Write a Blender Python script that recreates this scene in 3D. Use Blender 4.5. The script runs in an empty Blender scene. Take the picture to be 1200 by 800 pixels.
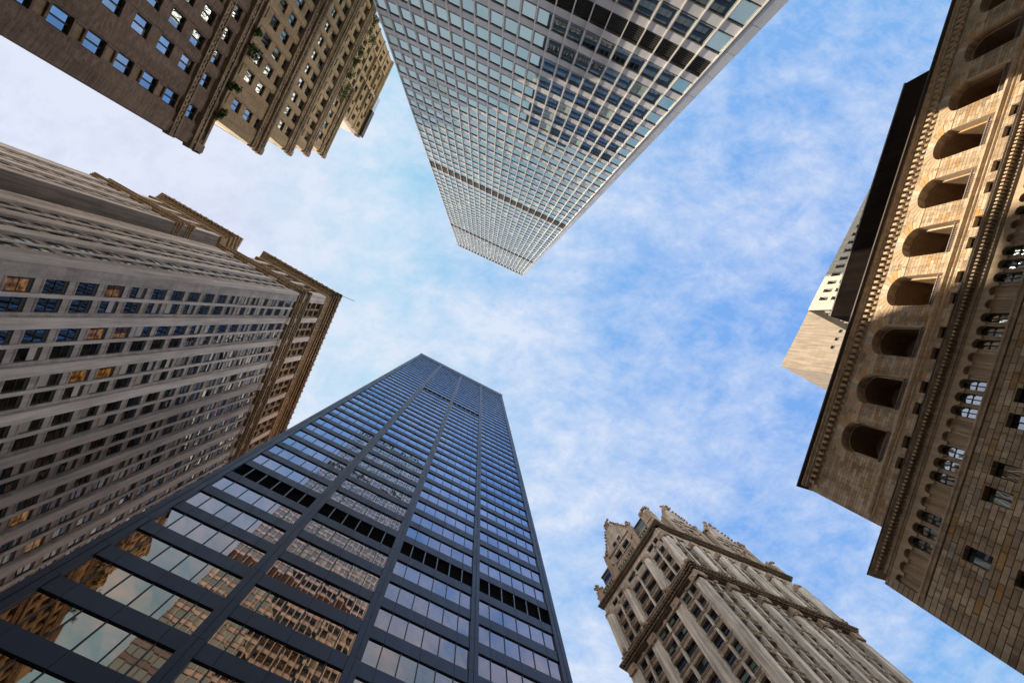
import bpy, math, random
from mathutils import Matrix, Vector
random.seed(7)
R = math.radians
S = bpy.context.scene
COL = S.collection

# ------------------------------------------------------------------ camera
CAM = (0.0, 0.0, 1.6)
A0 = Vector((0.99870375, -0.00102937, -0.05088966))   # image right
A1 = Vector((-0.00102937, 0.99918256, -0.04041237))   # image down
A2 = Vector((0.05088966, 0.04041237, 0.99788631))     # view direction
cd = bpy.data.cameras.new('camera')
cam = bpy.data.objects.new('camera', cd); COL.objects.link(cam)
cd.sensor_fit = 'HORIZONTAL'; cd.sensor_width = 36.0; cd.lens = 20.0
cd.clip_start = 0.1; cd.clip_end = 20000
m = Matrix.Identity(4)
for i in range(3):
    m[i][0] = A0[i]; m[i][1] = -A1[i]; m[i][2] = -A2[i]; m[i][3] = CAM[i]
cam.matrix_world = m
S.camera = cam

def proj(p):
    d = Vector(p) - Vector(CAM)
    z = d.dot(A2)
    if z < 0.5: return None
    return 600 + 666.7*d.dot(A0)/z, 400 + 666.7*d.dot(A1)/z

# ------------------------------------------------------------------ light
SUN_DIR = Vector((-1.0, -0.125, 0)).normalized()      # horizontal direction towards the sun
SUN_EL = R(46.8)
sv = Vector((SUN_DIR.x*math.cos(SUN_EL), SUN_DIR.y*math.cos(SUN_EL), math.sin(SUN_EL)))
sl = bpy.data.lights.new('sun', 'SUN'); sl.energy = 5.0; sl.angle = R(0.55); sl.color = (1.0, 0.85, 0.63)
so = bpy.data.objects.new('sun', sl); COL.objects.link(so)
so.rotation_euler = sv.to_track_quat('Z', 'Y').to_euler()
S.view_settings.view_transform = 'Standard'; S.view_settings.look = 'None'
S.view_settings.exposure = 1.2; S.view_settings.gamma = 1.0
S.view_settings.use_curve_mapping = False
SKY = 0.12

W = bpy.data.worlds.new('World'); S.world = W; W.use_nodes = True
nt = W.node_tree; nt.nodes.clear()
def N(t, typ, **kw):
    n = t.nodes.new(typ)
    for k, v in kw.items():
        if k.startswith('i_'):
            n.inputs[k[2:]].default_value = v
        else: setattr(n, k, v)
    return n
def math_(t, op, a, b=None, c=None, clamp=False):
    n = t.nodes.new('ShaderNodeMath'); n.operation = op; n.use_clamp = clamp
    for i, v in enumerate((a, b, c)):
        if v is None: continue
        if isinstance(v, (int, float)): n.inputs[i].default_value = v
        else: t.links.new(v, n.inputs[i])
    return n.outputs[0]
def ramp(t, fac, stops, interp='LINEAR'):
    n = t.nodes.new('ShaderNodeValToRGB'); n.color_ramp.interpolation = interp
    e = n.color_ramp.elements
    while len(e) < len(stops): e.new(0.5)
    for x, (p, c) in zip(e, stops):
        x.position = p
        x.color = (c, c, c, 1) if isinstance(c, (int, float)) else (*c, 1)
    t.links.new(fac, n.inputs[0]); return n.outputs[0]
def mixc(t, fac, a, b, blend='MIX'):
    n = t.nodes.new('ShaderNodeMix'); n.data_type = 'RGBA'; n.blend_type = blend
    for s, v in ((0, fac), (6, a), (7, b)):
        if isinstance(v, (int, float)): n.inputs[s].default_value = v
        elif isinstance(v, tuple): n.inputs[s].default_value = (*v, 1)
        else: t.links.new(v, n.inputs[s])
    return n.outputs[2]
sky = N(nt, 'ShaderNodeTexSky'); sky.sky_type = 'NISHITA'; sky.sun_disc = False
sky.sun_elevation = SUN_EL; sky.sun_rotation = math.atan2(SUN_DIR.x, SUN_DIR.y)
sky.air_density = 1.0; sky.dust_density = 0.6; sky.ozone_density = 1.6
tc = N(nt, 'ShaderNodeTexCoord')
sep = N(nt, 'ShaderNodeSeparateXYZ'); nt.links.new(tc.outputs['Generated'], sep.inputs[0])
zc = math_(nt, 'MAXIMUM', sep.outputs[2], 0.12)
cx = math_(nt, 'DIVIDE', sep.outputs[0], zc); cy = math_(nt, 'DIVIDE', sep.outputs[1], zc)
cmb = N(nt, 'ShaderNodeCombineXYZ'); nt.links.new(cx, cmb.inputs[0]); nt.links.new(cy, cmb.inputs[1])
def noise(t, vec, scale, detail=6, rough=0.6, dist=0.0, out=0):
    n = t.nodes.new('ShaderNodeTexNoise'); n.inputs['Scale'].default_value = scale
    n.inputs['Detail'].default_value = detail; n.inputs['Roughness'].default_value = rough
    n.inputs['Distortion'].default_value = dist
    if vec is not None: t.links.new(vec, n.inputs['Vector'])
    return n.outputs[out]
mp = N(nt, 'ShaderNodeMapping'); mp.inputs['Location'].default_value = (3.1, 1.7, 0.4)
mp.inputs['Rotation'].default_value = (0, 0, R(-35)); mp.inputs['Scale'].default_value = (1.0, 1.45, 1)
nt.links.new(cmb.outputs[0], mp.inputs[0])
n1 = noise(nt, mp.outputs[0], 3.0, 9, 0.54, 0.08)
n2 = noise(nt, mp.outputs[0], 11.0, 10, 0.70, 0.2)
# thin veil everywhere, thicker towards the sun, thinning to clear blue on the far side
grad = math_(nt, 'MULTIPLY_ADD', cx, -0.40, math_(nt, 'MULTIPLY', cy, 0.12))
grad = math_(nt, 'MINIMUM', math_(nt, 'MAXIMUM', grad, -0.20), 0.34)
den = math_(nt, 'MULTIPLY_ADD', n1, 1.05, math_(nt, 'MULTIPLY', n2, 1.35))
den = math_(nt, 'ADD', den, math_(nt, 'ADD', grad, -0.455))
fac = ramp(nt, den, [(0.36, 0.07), (0.64, 0.38), (0.86, 0.66), (1.0, 0.86)])
skyc = mixc(nt, 1.0, sky.outputs[0], (0.84, 1.23, 1.55), 'MULTIPLY')
skyc = mixc(nt, 1.0, skyc, (2.2, 2.36, 3.15), 'DARKEN')
cl = mixc(nt, fac, skyc, (2.85, 3.05, 3.52))
# bright warm fill added low in the sky to lift the shaded facades
low = ramp(nt, sep.outputs[2], [(0.02, 1.0), (0.28, 0.85), (0.64, 0.0)])
low_fill = math_(nt, 'MULTIPLY', low, 0.92)
cl = mixc(nt, low_fill, cl, (19.5, 17.4, 15.2))
bg = N(nt, 'ShaderNodeBackground'); bg.inputs['Strength'].default_value = SKY
nt.links.new(cl, bg.inputs[0])
wo = N(nt, 'ShaderNodeOutputWorld'); nt.links.new(bg.outputs[0], wo.inputs[0])

S.render.engine = 'CYCLES'
cy_ = S.cycles
cy_.use_denoising = True; cy_.max_bounces = 8; cy_.diffuse_bounces = 5; cy_.glossy_bounces = 5
cy_.caustics_reflective = True; cy_.caustics_refractive = False; cy_.blur_glossy = 1.2
cy_.sample_clamp_indirect = 0.0

# ------------------------------------------------------------------ materials
def newmat(name):
    M = bpy.data.materials.new(name); M.use_nodes = True
    t = M.node_tree; t.nodes.clear()
    o = t.nodes.new('ShaderNodeOutputMaterial')
    return M, t, o
def principled(t, o, col, rough=0.8, metal=0.0, spec=0.3, bump=None, bstr=0.3, bdist=0.05):
    p = t.nodes.new('ShaderNodeBsdfPrincipled')
    if isinstance(col, tuple): p.inputs['Base Color'].default_value = (*col, 1)
    else: t.links.new(col, p.inputs['Base Color'])
    if isinstance(rough, (int, float)): p.inputs['Roughness'].default_value = rough
    else: t.links.new(rough, p.inputs['Roughness'])
    p.inputs['Metallic'].default_value = metal
    p.inputs['Specular IOR Level'].default_value = spec
    if bump is not None:
        b = t.nodes.new('ShaderNodeBump'); b.inputs['Strength'].default_value = bstr; b.inputs['Distance'].default_value = bdist
        t.links.new(bump, b.inputs['Height']); t.links.new(b.outputs[0], p.inputs['Normal'])
    t.links.new(p.outputs[0], o.inputs[0]); return p
def objco(t):
    return t.nodes.new('ShaderNodeTexCoord').outputs['Object']

def mat_stone(name, c0, c1, streak=0.35, bump=0.4, fine=9.0, spot=None):
    """weathered masonry: two tones, vertical water streaks, fine grain"""
    M, t, o = newmat(name); v = objco(t)
    big = noise(t, v, 0.35, 5, 0.6)
    fin = noise(t, v, fine, 6, 0.7)
    mpn = t.nodes.new('ShaderNodeMapping'); mpn.inputs['Scale'].default_value = (1.6, 1.6, 0.09); t.links.new(v, mpn.inputs[0])
    st = noise(t, mpn.outputs[0], 1.0, 6, 0.65)
    f = math_(t, 'ADD', math_(t, 'MULTIPLY', big, 0.5), math_(t, 'MULTIPLY', fin, 0.5))
    c = ramp(t, f, [(0.32, c0), (0.68, c1)])
    dk = ramp(t, st, [(0.36, 1.0 - streak), (0.6, 1.0)])
    c = mixc(t, 1.0, c, dk, 'MULTIPLY')
    if spot:
        sp = ramp(t, noise(t, v, 0.9, 3, 0.5), [(0.62, 0.0), (0.72, 0.7)])
        c = mixc(t, sp, c, spot)
    principled(t, o, c, 0.85, 0, 0.25, fin, bump, 0.03)
    return M

def mat_ashlar(name, w, h, stops, joint=(0.05, 0.038, 0.028), jw=0.03, jh=0.04, bump=0.7, rough=0.85, streak=0.25, spec=0.2):
    """coursed stone blocks, every block with its own tone"""
    M, t, o = newmat(name); v = objco(t)
    sp = t.nodes.new('ShaderNodeSeparateXYZ'); t.links.new(v, sp.inputs[0])
    zz = math_(t, 'DIVIDE', sp.outputs[2], h)
    row = math_(t, 'FLOOR', zz)
    wr = t.nodes.new('ShaderNodeTexWhiteNoise'); wr.noise_dimensions = '1D'; t.links.new(row, wr.inputs['W'])
    xx = math_(t, 'DIVIDE', sp.outputs[0], w)
    xx = math_(t, 'ADD', xx, math_(t, 'MULTIPLY', row, 0.5))
    xx = math_(t, 'ADD', xx, math_(t, 'MULTIPLY', wr.outputs['Value'], 0.3))
    col = math_(t, 'FLOOR', xx)
    cb = t.nodes.new('ShaderNodeCombineXYZ'); t.links.new(col, cb.inputs[0]); t.links.new(row, cb.inputs[1])
    wn = t.nodes.new('ShaderNodeTexWhiteNoise'); wn.noise_dimensions = '2D'; t.links.new(cb.outputs[0], wn.inputs['Vector'])
    c = ramp(t, wn.outputs['Value'], stops, 'LINEAR')
    fx = math_(t, 'FRACT', xx); fz = math_(t, 'FRACT', zz)
    ex = math_(t, 'MINIMUM', fx, math_(t, 'SUBTRACT', 1.0, fx)); ez = math_(t, 'MINIMUM', fz, math_(t, 'SUBTRACT', 1.0, fz))
    gx = math_(t, 'MULTIPLY', ex, w/jw, clamp=True); gz = math_(t, 'MULTIPLY', ez, h/jh, clamp=True)
    g = math_(t, 'MINIMUM', gx, gz)
    g = math_(t, 'POWER', g, 1.5)
    fin = noise(t, v, 3.0, 8, 0.7)
    mpn = t.nodes.new('ShaderNodeMapping'); mpn.inputs['Scale'].default_value = (0.9, 0.9, 0.12); t.links.new(v, mpn.inputs[0])
    st = ramp(t, noise(t, mpn.outputs[0], 1.0, 6, 0.6), [(0.35, 1.0 - streak), (0.62, 1.0)])
    c = mixc(t, 1.0, c, ramp(t, fin, [(0.3, 0.72), (0.7, 1.15)]), 'MULTIPLY')
    c = mixc(t, 1.0, c, st, 'MULTIPLY')
    c = mixc(t, g, joint, c)
    hgt = math_(t, 'ADD', math_(t, 'MULTIPLY', g, 0.7), math_(t, 'MULTIPLY', fin, 0.3))
    principled(t, o, c, rough, 0, spec, hgt, bump, 0.06)
    return M

def mat_glass(name, tint=(0.8, 0.88, 1.0), refl=0.35, dark=(0.012, 0.014, 0.016), blind=(0.5, 0.48, 0.42), pb=0.15, wave=0.012, tvar=0.25, rough=0.015, wscale=0.25, refl_blind=None, coat=None):
    """window glass: mirror-like sheet in front of a dark room or a drawn blind, each pane its own tone"""
    M, t, o = newmat(name); v = objco(t)
    oi = t.nodes.new('ShaderNodeObjectInfo'); ge = t.nodes.new('ShaderNodeNewGeometry')
    r = math_(t, 'FRACT', math_(t, 'ADD', math_(t, 'MULTIPLY', oi.outputs['Random'], 7.31), ge.outputs['Random Per Island']))
    wn = t.nodes.new('ShaderNodeTexWhiteNoise'); wn.noise_dimensions = '1D'; t.links.new(r, wn.inputs['W'])
    isb = math_(t, 'LESS_THAN', r, pb)
    shade = math_(t, 'MULTIPLY_ADD', wn.outputs['Value'], 0.8, 0.5)
    cb_ = mixc(t, 1.0, blind, ramp(t, wn.outputs['Value'], [(0, 0.45), (1, 1.0)]), 'MULTIPLY')
    base = mixc(t, isb, dark, cb_)
    df = t.nodes.new('ShaderNodeBsdfDiffuse'); t.links.new(base, df.inputs[0])
    gl = t.nodes.new('ShaderNodeBsdfGlossy'); gl.inputs['Roughness'].default_value = rough
    tv = mixc(t, 1.0, tint, ramp(t, wn.outputs['Value'], [(0, 1.0 - tvar), (1, 1.0)]), 'MULTIPLY')
    if coat:                                   # tinted sheet: bronze when seen square on, clear mirror at a glancing angle
        lw = t.nodes.new('ShaderNodeLayerWeight'); lw.inputs['Blend'].default_value = 0.5
        ca = ramp(t, lw.outputs['Facing'], [(0.46, 0.0), (0.74, 1.0)])
        tv = mixc(t, 1.0, mixc(t, ca, coat[0], tint), ramp(t, wn.outputs['Value'], [(0, 1.0 - tvar), (1, 1.0)]), 'MULTIPLY')
    t.links.new(tv, gl.inputs['Color'])
    # sheets of glass are never quite flat and never quite in line
    bn = t.nodes.new('ShaderNodeBump'); bn.inputs['Strength'].default_value = 1.0; bn.inputs['Distance'].default_value = wave
    ad = t.nodes.new('ShaderNodeVectorMath'); ad.operation = 'ADD'
    cb2 = t.nodes.new('ShaderNodeCombineXYZ'); t.links.new(math_(t, 'MULTIPLY', r, 57.0), cb2.inputs[0]); t.links.new(math_(t, 'MULTIPLY', r, 31.0), cb2.inputs[2])
    t.links.new(v, ad.inputs[0]); t.links.new(cb2.outputs[0], ad.inputs[1])
    t.links.new(noise(t, ad.outputs[0], wscale, 2, 0.4), bn.inputs['Height'])
    t.links.new(bn.outputs[0], gl.inputs['Normal'])
    fr = t.nodes.new('ShaderNodeFresnel'); fr.inputs['IOR'].default_value = 1.5
    k = math_(t, 'MULTIPLY_ADD', fr.outputs[0], 1.0 - refl, refl, clamp=True)
    if coat: k = math_(t, 'MULTIPLY', k, math_(t, 'MULTIPLY_ADD', ca, 1.0 - coat[1], coat[1]))
    if refl_blind is not None:
        k = math_(t, 'MULTIPLY', k, math_(t, 'SUBTRACT', 1.0, math_(t, 'MULTIPLY', isb, 1.0 - refl_blind)))
    ms = t.nodes.new('ShaderNodeMixShader'); t.links.new(k, ms.inputs[0]); t.links.new(df.outputs[0], ms.inputs[1]); t.links.new(gl.outputs[0], ms.inputs[2])
    t.links.new(ms.outputs[0], o.inputs[0]); return M

def mat_metal(name, col, rough=0.45, metal=0.6, var=0.25, spec=0.4):
    M, t, o = newmat(name); v = objco(t)
    mpn = t.nodes.new('ShaderNodeMapping'); mpn.inputs['Scale'].default_value = (1.2, 1.2, 0.25); t.links.new(v, mpn.inputs[0])
    n = noise(t, mpn.outputs[0], 1.0, 6, 0.65)
    ge = t.nodes.new('ShaderNodeNewGeometry')
    f = math_(t, 'ADD', math_(t, 'MULTIPLY', n, 0.7), math_(t, 'MULTIPLY', ge.outputs['Random Per Island'], 0.3))
    c = mixc(t, 1.0, col, ramp(t, f, [(0.3, 1.0 - var), (0.7, 1.0)]), 'MULTIPLY')
    principled(t, o, c, ramp(t, n, [(0.3, rough*0.8), (0.7, min(1, rough*1.25))]), metal, spec)
    return M
def mat_plain(name, col, rough=0.7, metal=0.0, spec=0.3, var=0.3, sc=3.0):
    M, t, o = newmat(name); v = objco(t)
    n = noise(t, v, sc, 6, 0.65)
    c = mixc(t, 1.0, col, ramp(t, n, [(0.3, 1.0 - var), (0.7, 1.0 + var*0.4)]), 'MULTIPLY')
    principled(t, o, c, rough, metal, spec, n, 0.2, 0.02); return M

# ------------------------------------------------------------------ geometry helpers
class MB:
    def __init__(s): s.v = []; s.f = []; s.m = []
    def poly(s, pts, mat=0):
        b = len(s.v); s.v.extend(pts); s.f.append(tuple(range(b, b+len(pts)))); s.m.append(mat)
    def box(s, x0, x1, y0, y1, z0, z1, mat=0):
        b = len(s.v)
        s.v += [(x0,y0,z0),(x1,y0,z0),(x1,y1,z0),(x0,y1,z0),(x0,y0,z1),(x1,y0,z1),(x1,y1,z1),(x0,y1,z1)]
        for q in ((0,3,2,1),(4,5,6,7),(0,1,5,4),(1,2,6,5),(2,3,7,6),(3,0,4,7)):
            s.f.append(tuple(b+i for i in q)); s.m.append(mat)
    def prism(s, pts, y0, y1, mat=0):       # polygon in x-z, pushed along y
        n = len(pts); b = len(s.v)
        s.v += [(x, y0, z) for x, z in pts] + [(x, y1, z) for x, z in pts]
        s.f.append(tuple(b+i for i in range(n))); s.m.append(mat)
        s.f.append(tuple(b+n+i for i in reversed(range(n)))); s.m.append(mat)
        for i in range(n):
            j = (i+1) % n
            s.f.append((b+i, b+n+i, b+n+j, b+j)); s.m.append(mat)
    def profile(s, x0, x1, pts, mat=0):     # polygon in y-z, run along x
        n = len(pts); b = len(s.v)
        s.v += [(x0, y, z) for y, z in pts] + [(x1, y, z) for y, z in pts]
        s.f.append(tuple(b+i for i in range(n))); s.m.append(mat)
        s.f.append(tuple(b+n+i for i in reversed(range(n)))); s.m.append(mat)
        for i in range(n):
            j = (i+1) % n
            s.f.append((b+i, b+n+i, b+n+j, b+j)); s.m.append(mat)
    def lump(s, c, r, mat=0, seg=6, ring=4, jit=0.25):
        b = len(s.v); rows = []
        for i in range(ring+1):
            a = math.pi*i/ring; row = []
            for j in range(seg):
                q = 2*math.pi*j/seg; k = 1 + random.uniform(-jit, jit)
                row.append(len(s.v)); s.v.append((c[0]+r[0]*k*math.sin(a)*math.cos(q), c[1]+r[1]*k*math.sin(a)*math.sin(q), c[2]+r[2]*k*math.cos(a)))
            rows.append(row)
        for i in range(ring):
            for j in range(seg):
                k = (j+1) % seg
                s.f.append((rows[i][j], rows[i+1][j], rows[i+1][k], rows[i][k])); s.m.append(mat)
    def cyl(s, x, y, r, z0, z1, mat=0, seg=8, r1=None):
        r1 = r if r1 is None else r1; b = len(s.v)
        for j in range(seg):
            q = 2*math.pi*j/seg; s.v.append((x+r*math.cos(q), y+r*math.sin(q), z0))
        for j in range(seg):
            q = 2*math.pi*j/seg; s.v.append((x+r1*math.cos(q), y+r1*math.sin(q), z1))
        for j in range(seg):
            k = (j+1) % seg; s.f.append((b+j, b+k, b+seg+k, b+seg+j)); s.m.append(mat)
        s.f.append(tuple(b+seg+j for j in range(seg))); s.m.append(mat)
        s.f.append(tuple(b+j for j in reversed(range(seg)))); s.m.append(mat)
    def grid(s, xb, zb, D, Mt=None, edge=-1.0):
        """facade relief: D[i][j] = (depth, hole); a hole gets reveals but no face"""
        nx, nz = len(xb)-1, len(zb)-1
        for i in range(nx):
            for j in range(nz):
                d, hole = D[i][j]; mt = Mt[i][j] if Mt else 0
                x0, x1, z0, z1 = xb[i], xb[i+1], zb[j], zb[j+1]
                if not hole: s.poly([(x0,d,z0),(x0,d,z1),(x1,d,z1),(x1,d,z0)], mt)
                e = D[i+1][j][0] if i+1 < nx else edge
                if abs(e-d) > 1e-5: s.poly([(x1,d,z0),(x1,d,z1),(x1,e,z1),(x1,e,z0)], (Mt[i+1][j] if Mt and i+1<nx and e>d else mt))
                e = D[i][j+1][0] if j+1 < nz else edge
                if abs(e-d) > 1e-5: s.poly([(x0,d,z1),(x0,e,z1),(x1,e,z1),(x1,d,z1)], (Mt[i][j+1] if Mt and j+1<nz and e>d else mt))
                if i == 0: s.poly([(x0,d,z0),(x0,edge,z0),(x0,edge,z1),(x0,d,z1)], mt)
                if j == 0: s.poly([(x0,d,z0),(x1,d,z0),(x1,edge,z0),(x0,edge,z0)], mt)
    def mesh(s, name, mats, sgn=1):
        me = bpy.data.meshes.new(name)
        if sgn < 0:
            v = [(x, -y, z) for x, y, z in s.v]; f = [tuple(reversed(q)) for q in s.f]
        else: v, f = s.v, s.f
        me.from_pydata(v, [], f)
        for M in mats: me.materials.append(M)
        if len(mats) > 1: me.polygons.foreach_set('material_index', s.m)
        me.update(); return me

class Frame:
    """a facade: origin in plan, direction of x, outward side (+1: y is outward, -1: outward is -y)"""
    def __init__(s, ox, oy, deg, sgn): s.o = Vector((ox, oy, 0)); s.a = R(deg); s.sgn = sgn
    def world(s, x, y, z):
        c, n = math.cos(s.a), math.sin(s.a); y *= s.sgn
        return Vector((s.o.x + c*x - n*y, s.o.y + n*x + c*y, z))
    def put(s, mb, name, mats, root, kind=None, label=None):
        if not isinstance(mats, (list, tuple)): mats = [mats]
        o = bpy.data.objects.new(name, mb.mesh(name, mats, s.sgn)); COL.objects.link(o)
        o.parent = root; o.location = s.o - root.location; o.rotation_euler = (0, 0, s.a)
        if kind: o['kind'] = kind
        if label: o['label'] = label
        return o

def thing(name, label, cat, loc, group=None):
    o = bpy.data.objects.new(name, None); COL.objects.link(o); o.location = loc
    o['label'] = label; o['category'] = cat
    if group: o['group'] = group
    o.empty_display_size = 2
    return o

# windows --------------------------------------------------------------
def win_mb(w, h, style):
    """frame and panes of one window; x from -w/2..w/2, z 0..h, y = 0 is the pane, frame in front"""
    f = MB(); g = MB()
    if style in ('strip', 'strip5'):
        ed = [0, 1.05, 2.35, 3.65, 4.95, 6.25, 7.3] if style == 'strip' else [0, w*.25, w*.5, w*.75, w]
        k = w/ed[-1]; ed = [e*k - w/2 for e in ed]
        for a, b in zip(ed[:-1], ed[1:]):
            dy = random.uniform(-0.012, 0.012); dz = random.uniform(-0.012, 0.012)
            g.poly([(a, dy, 0), (a, dz, h), (b, dz*0.5, h), (b, dy*0.5+0.003, 0)])
        for e in ed[1:-1]: f.box(e-0.035, e+0.035, -0.02, 0.05, 0, h)
        f.box(-w/2, w/2, -0.02, 0.045, 0, 0.06); f.box(-w/2, w/2, -0.02, 0.045, h-0.06, h)
        return f, g
    b = min(0.09, w*0.07)
    f.box(-w/2, -w/2+b, -0.02, 0.07, 0, h); f.box(w/2-b, w/2, -0.02, 0.07, 0, h)
    f.box(-w/2+b, w/2-b, -0.02, 0.069, 0, b); f.box(-w/2+b, w/2-b, -0.02, 0.069, h-b, h)
    t = random.uniform(-0.01, 0.01)
    if style == 'sash':
        f.box(-w/2+b, w/2-b, -0.02, 0.06, h*0.5-0.04, h*0.5+0.04)
        if w < 1.7: f.box(-w/2+b, w/2-b, -0.02, 0.058, h*0.84, h-b)          # dark head panel, paints the shade of the soffit
        g.poly([(-w/2+.02, 0, .02), (-w/2+.02, t, h*0.5), (w/2-.02, t, h*0.5), (w/2-.02, 0, .02)])
        g.poly([(-w/2+.02, .02, h*0.5), (-w/2+.02, .02-t, h-.02), (w/2-.02, .02-t, h-.02), (w/2-.02, .02, h*0.5)])
    elif style == 'pair':
        f.box(-0.06, 0.06, -0.02, 0.06, b, h-b)
        g.poly([(-w/2+.02, 0, .02), (-w/2+.02, t, h-.02), (0, t, h-.02), (0, 0, .02)])
        g.poly([(0, 0, .02), (0, -t, h-.02), (w/2-.02, -t, h-.02), (w/2-.02, 0, .02)])
    elif style == 'quad':
        f.box(-0.05, 0.05, -0.02, 0.06, b, h-b); f.box(-w/2+b, w/2-b, -0.02, 0.05, h*0.55-0.04, h*0.55+0.04)
        for xa, xb in ((-w/2+.02, 0), (0, w/2-.02)):
            for za, zb in ((.02, h*.55), (h*.55, h-.02)):
                t = random.uniform(-0.012, 0.012)
                g.poly([(xa, 0, za), (xa, t, zb), (xb, t*.4, zb), (xb, t*.3, za)])
    else:
        g.poly([(-w/2+.02, 0, .02), (-w/2+.02, t, h-.02), (w/2-.02, t, h-.02), (w/2-.02, 0, .02)])
    return f, g

def quad_area(fr, x0, x1, y, z0, z1):
    ps = [proj(fr.world(x, y, z)) for x, z in ((x0,z0),(x1,z0),(x1,z1),(x0,z1))]
    if any(p is None for p in ps): return 0
    cx_ = sum(p[0] for p in ps)/4; cy_2 = sum(p[1] for p in ps)/4
    if not (-15 < cx_ < 1215 and -15 < cy_2 < 815): return 0.0
    a = 0
    for i in range(4):
        p, q = ps[i], ps[(i+1) % 4]; a += p[0]*q[1]-p[1]*q[0]
    return abs(a)/2

def fit_windows(root, cands, frame_mat, glass, n=100, name='window', special=None):
    """cands: (frame, x0, x1, y, z0, z1, style). The n largest in the picture are parts of their own, the rest one part."""
    sc = sorted(((quad_area(c[0], c[1], c[2], c[3], c[4], c[5]), i) for i, c in enumerate(cands)), reverse=True)
    top = [i for a, i in sc[:n] if a > 0]
    tops = set(top)
    cache = {}
    for q, i in enumerate(top):
        fr, x0, x1, y, z0, z1, style = cands[i]
        key = (round(x1-x0, 2), round(z1-z0, 2), style, fr.sgn)
        if key not in cache:
            f, g = win_mb(x1-x0, z1-z0, style)
            cache[key] = (f.mesh(name, [frame_mat], fr.sgn), g.mesh('glass_pane', [glass], fr.sgn))
        fm, gm = cache[key]
        o = bpy.data.objects.new(name, fm); COL.objects.link(o); o.parent = root
        o.location = fr.world((x0+x1)/2, y, z0) - root.location; o.rotation_euler = (0, 0, fr.a)
        p = bpy.data.objects.new('glass_pane', gm); COL.objects.link(p); p.parent = o
        if special:
            for M, lst, lab in special:
                if i in lst:
                    p.material_slots[0].link = 'OBJECT'; p.material_slots[0].material = M; o['label'] = lab
    rest = {}
    for i, c in enumerate(cands):
        if i in tops: continue
        fr, x0, x1, y, z0, z1, style = c
        f, g = win_mb(x1-x0, z1-z0, style)
        mb = rest.setdefault(id(fr), (fr, MB()))[1]
        for src, mt in ((f, 0), (g, 1)):
            b = len(mb.v); mb.v += [(a+(x0+x1)/2, bb+y, cc+z0) for a, bb, cc in src.v]
            mb.f += [tuple(b+k for k in q) for q in src.f]; mb.m += [mt]*len(src.f)
    # one object for all that is left: bring every facade into the root's own axes
    if rest:
        mb = MB()
        for fr, src in rest.values():
            b = len(mb.v)
            for x, y, z in src.v:
                w = fr.world(x, y, z) - root.location; mb.v.append((w.x, w.y, w.z))
            mb.f += [tuple(b+k for k in (reversed(q) if fr.sgn < 0 else q)) for q in src.f]; mb.m += src.m
        me = mb.mesh(name+'_rows', [frame_mat, glass])
        o = bpy.data.objects.new(name+'_rows', me); COL.objects.link(o); o.parent = root; o['kind'] = 'stuff'

def breaks(*ls):
    s = sorted(set(round(x, 4) for l in ls for x in l)); return s
def mk_grid(mb, xb, zb, fn, edge=-1.0):
    D = []; Mt = []
    for i in range(len(xb)-1):
        cD = []; cM = []
        for j in range(len(zb)-1):
            d, hole, mt = fn((xb[i]+xb[i+1])/2, (zb[j]+zb[j+1])/2); cD.append((d, hole)); cM.append(mt)
        D.append(cD); Mt.append(cM)
    mb.grid(xb, zb, D, Mt, edge)
def hole_grid(mb, x0, x1, z0, z1, wins, dfn, hole_d, edge=-1.0, xs=(), zs=()):
    """wall with window openings. wins: (xa, xb, za, zb); dfn(x, z) -> (depth, material)"""
    xb = breaks([x0, x1], [w[0] for w in wins], [w[1] for w in wins], xs)
    zb = breaks([z0, z1], [w[2] for w in wins], [w[3] for w in wins], zs)
    xb = [x for x in xb if x0-1e-6 <= x <= x1+1e-6]; zb = [z for z in zb if z0-1e-6 <= z <= z1+1e-6]
    import bisect
    hs = set()
    xi = {x: i for i, x in enumerate(xb)}; zi = {z: i for i, z in enumerate(zb)}
    for w in wins:
        a = xi.get(round(w[0], 4)); b = xi.get(round(w[1], 4)); c = zi.get(round(w[2], 4)); d = zi.get(round(w[3], 4))
        if None in (a, b, c, d): continue
        for i in range(a, b):
            for j in range(c, d): hs.add((i, j))
    D = []; Mt = []
    for i in range(len(xb)-1):
        cD = []; cM = []
        for j in range(len(zb)-1):
            d, mt = dfn((xb[i]+xb[i+1])/2, (zb[j]+zb[j+1])/2)
            if (i, j) in hs: cD.append((hole_d, True))
            else: cD.append((d, False))
            cM.append(mt)
        D.append(cD); Mt.append(cM)
    mb.grid(xb, zb, D, Mt, edge)
def solid(root, name, pts, z0, z1, mat):
    """plain mass behind the facades (plan polygon)"""
    me = bpy.data.meshes.new(name); n = len(pts)
    v = [(x-root.location.x, y-root.location.y, z0) for x, y in pts] + [(x-root.location.x, y-root.location.y, z1) for x, y in pts]
    f = [tuple(reversed(range(n))), tuple(range(n, 2*n))] + [(i, (i+1) % n, n+(i+1) % n, n+i) for i in range(n)]
    me.from_pydata(v, [], f); me.materials.append(mat); me.update()
    o = bpy.data.objects.new(name, me); COL.objects.link(o); o.parent = root; return o

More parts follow.
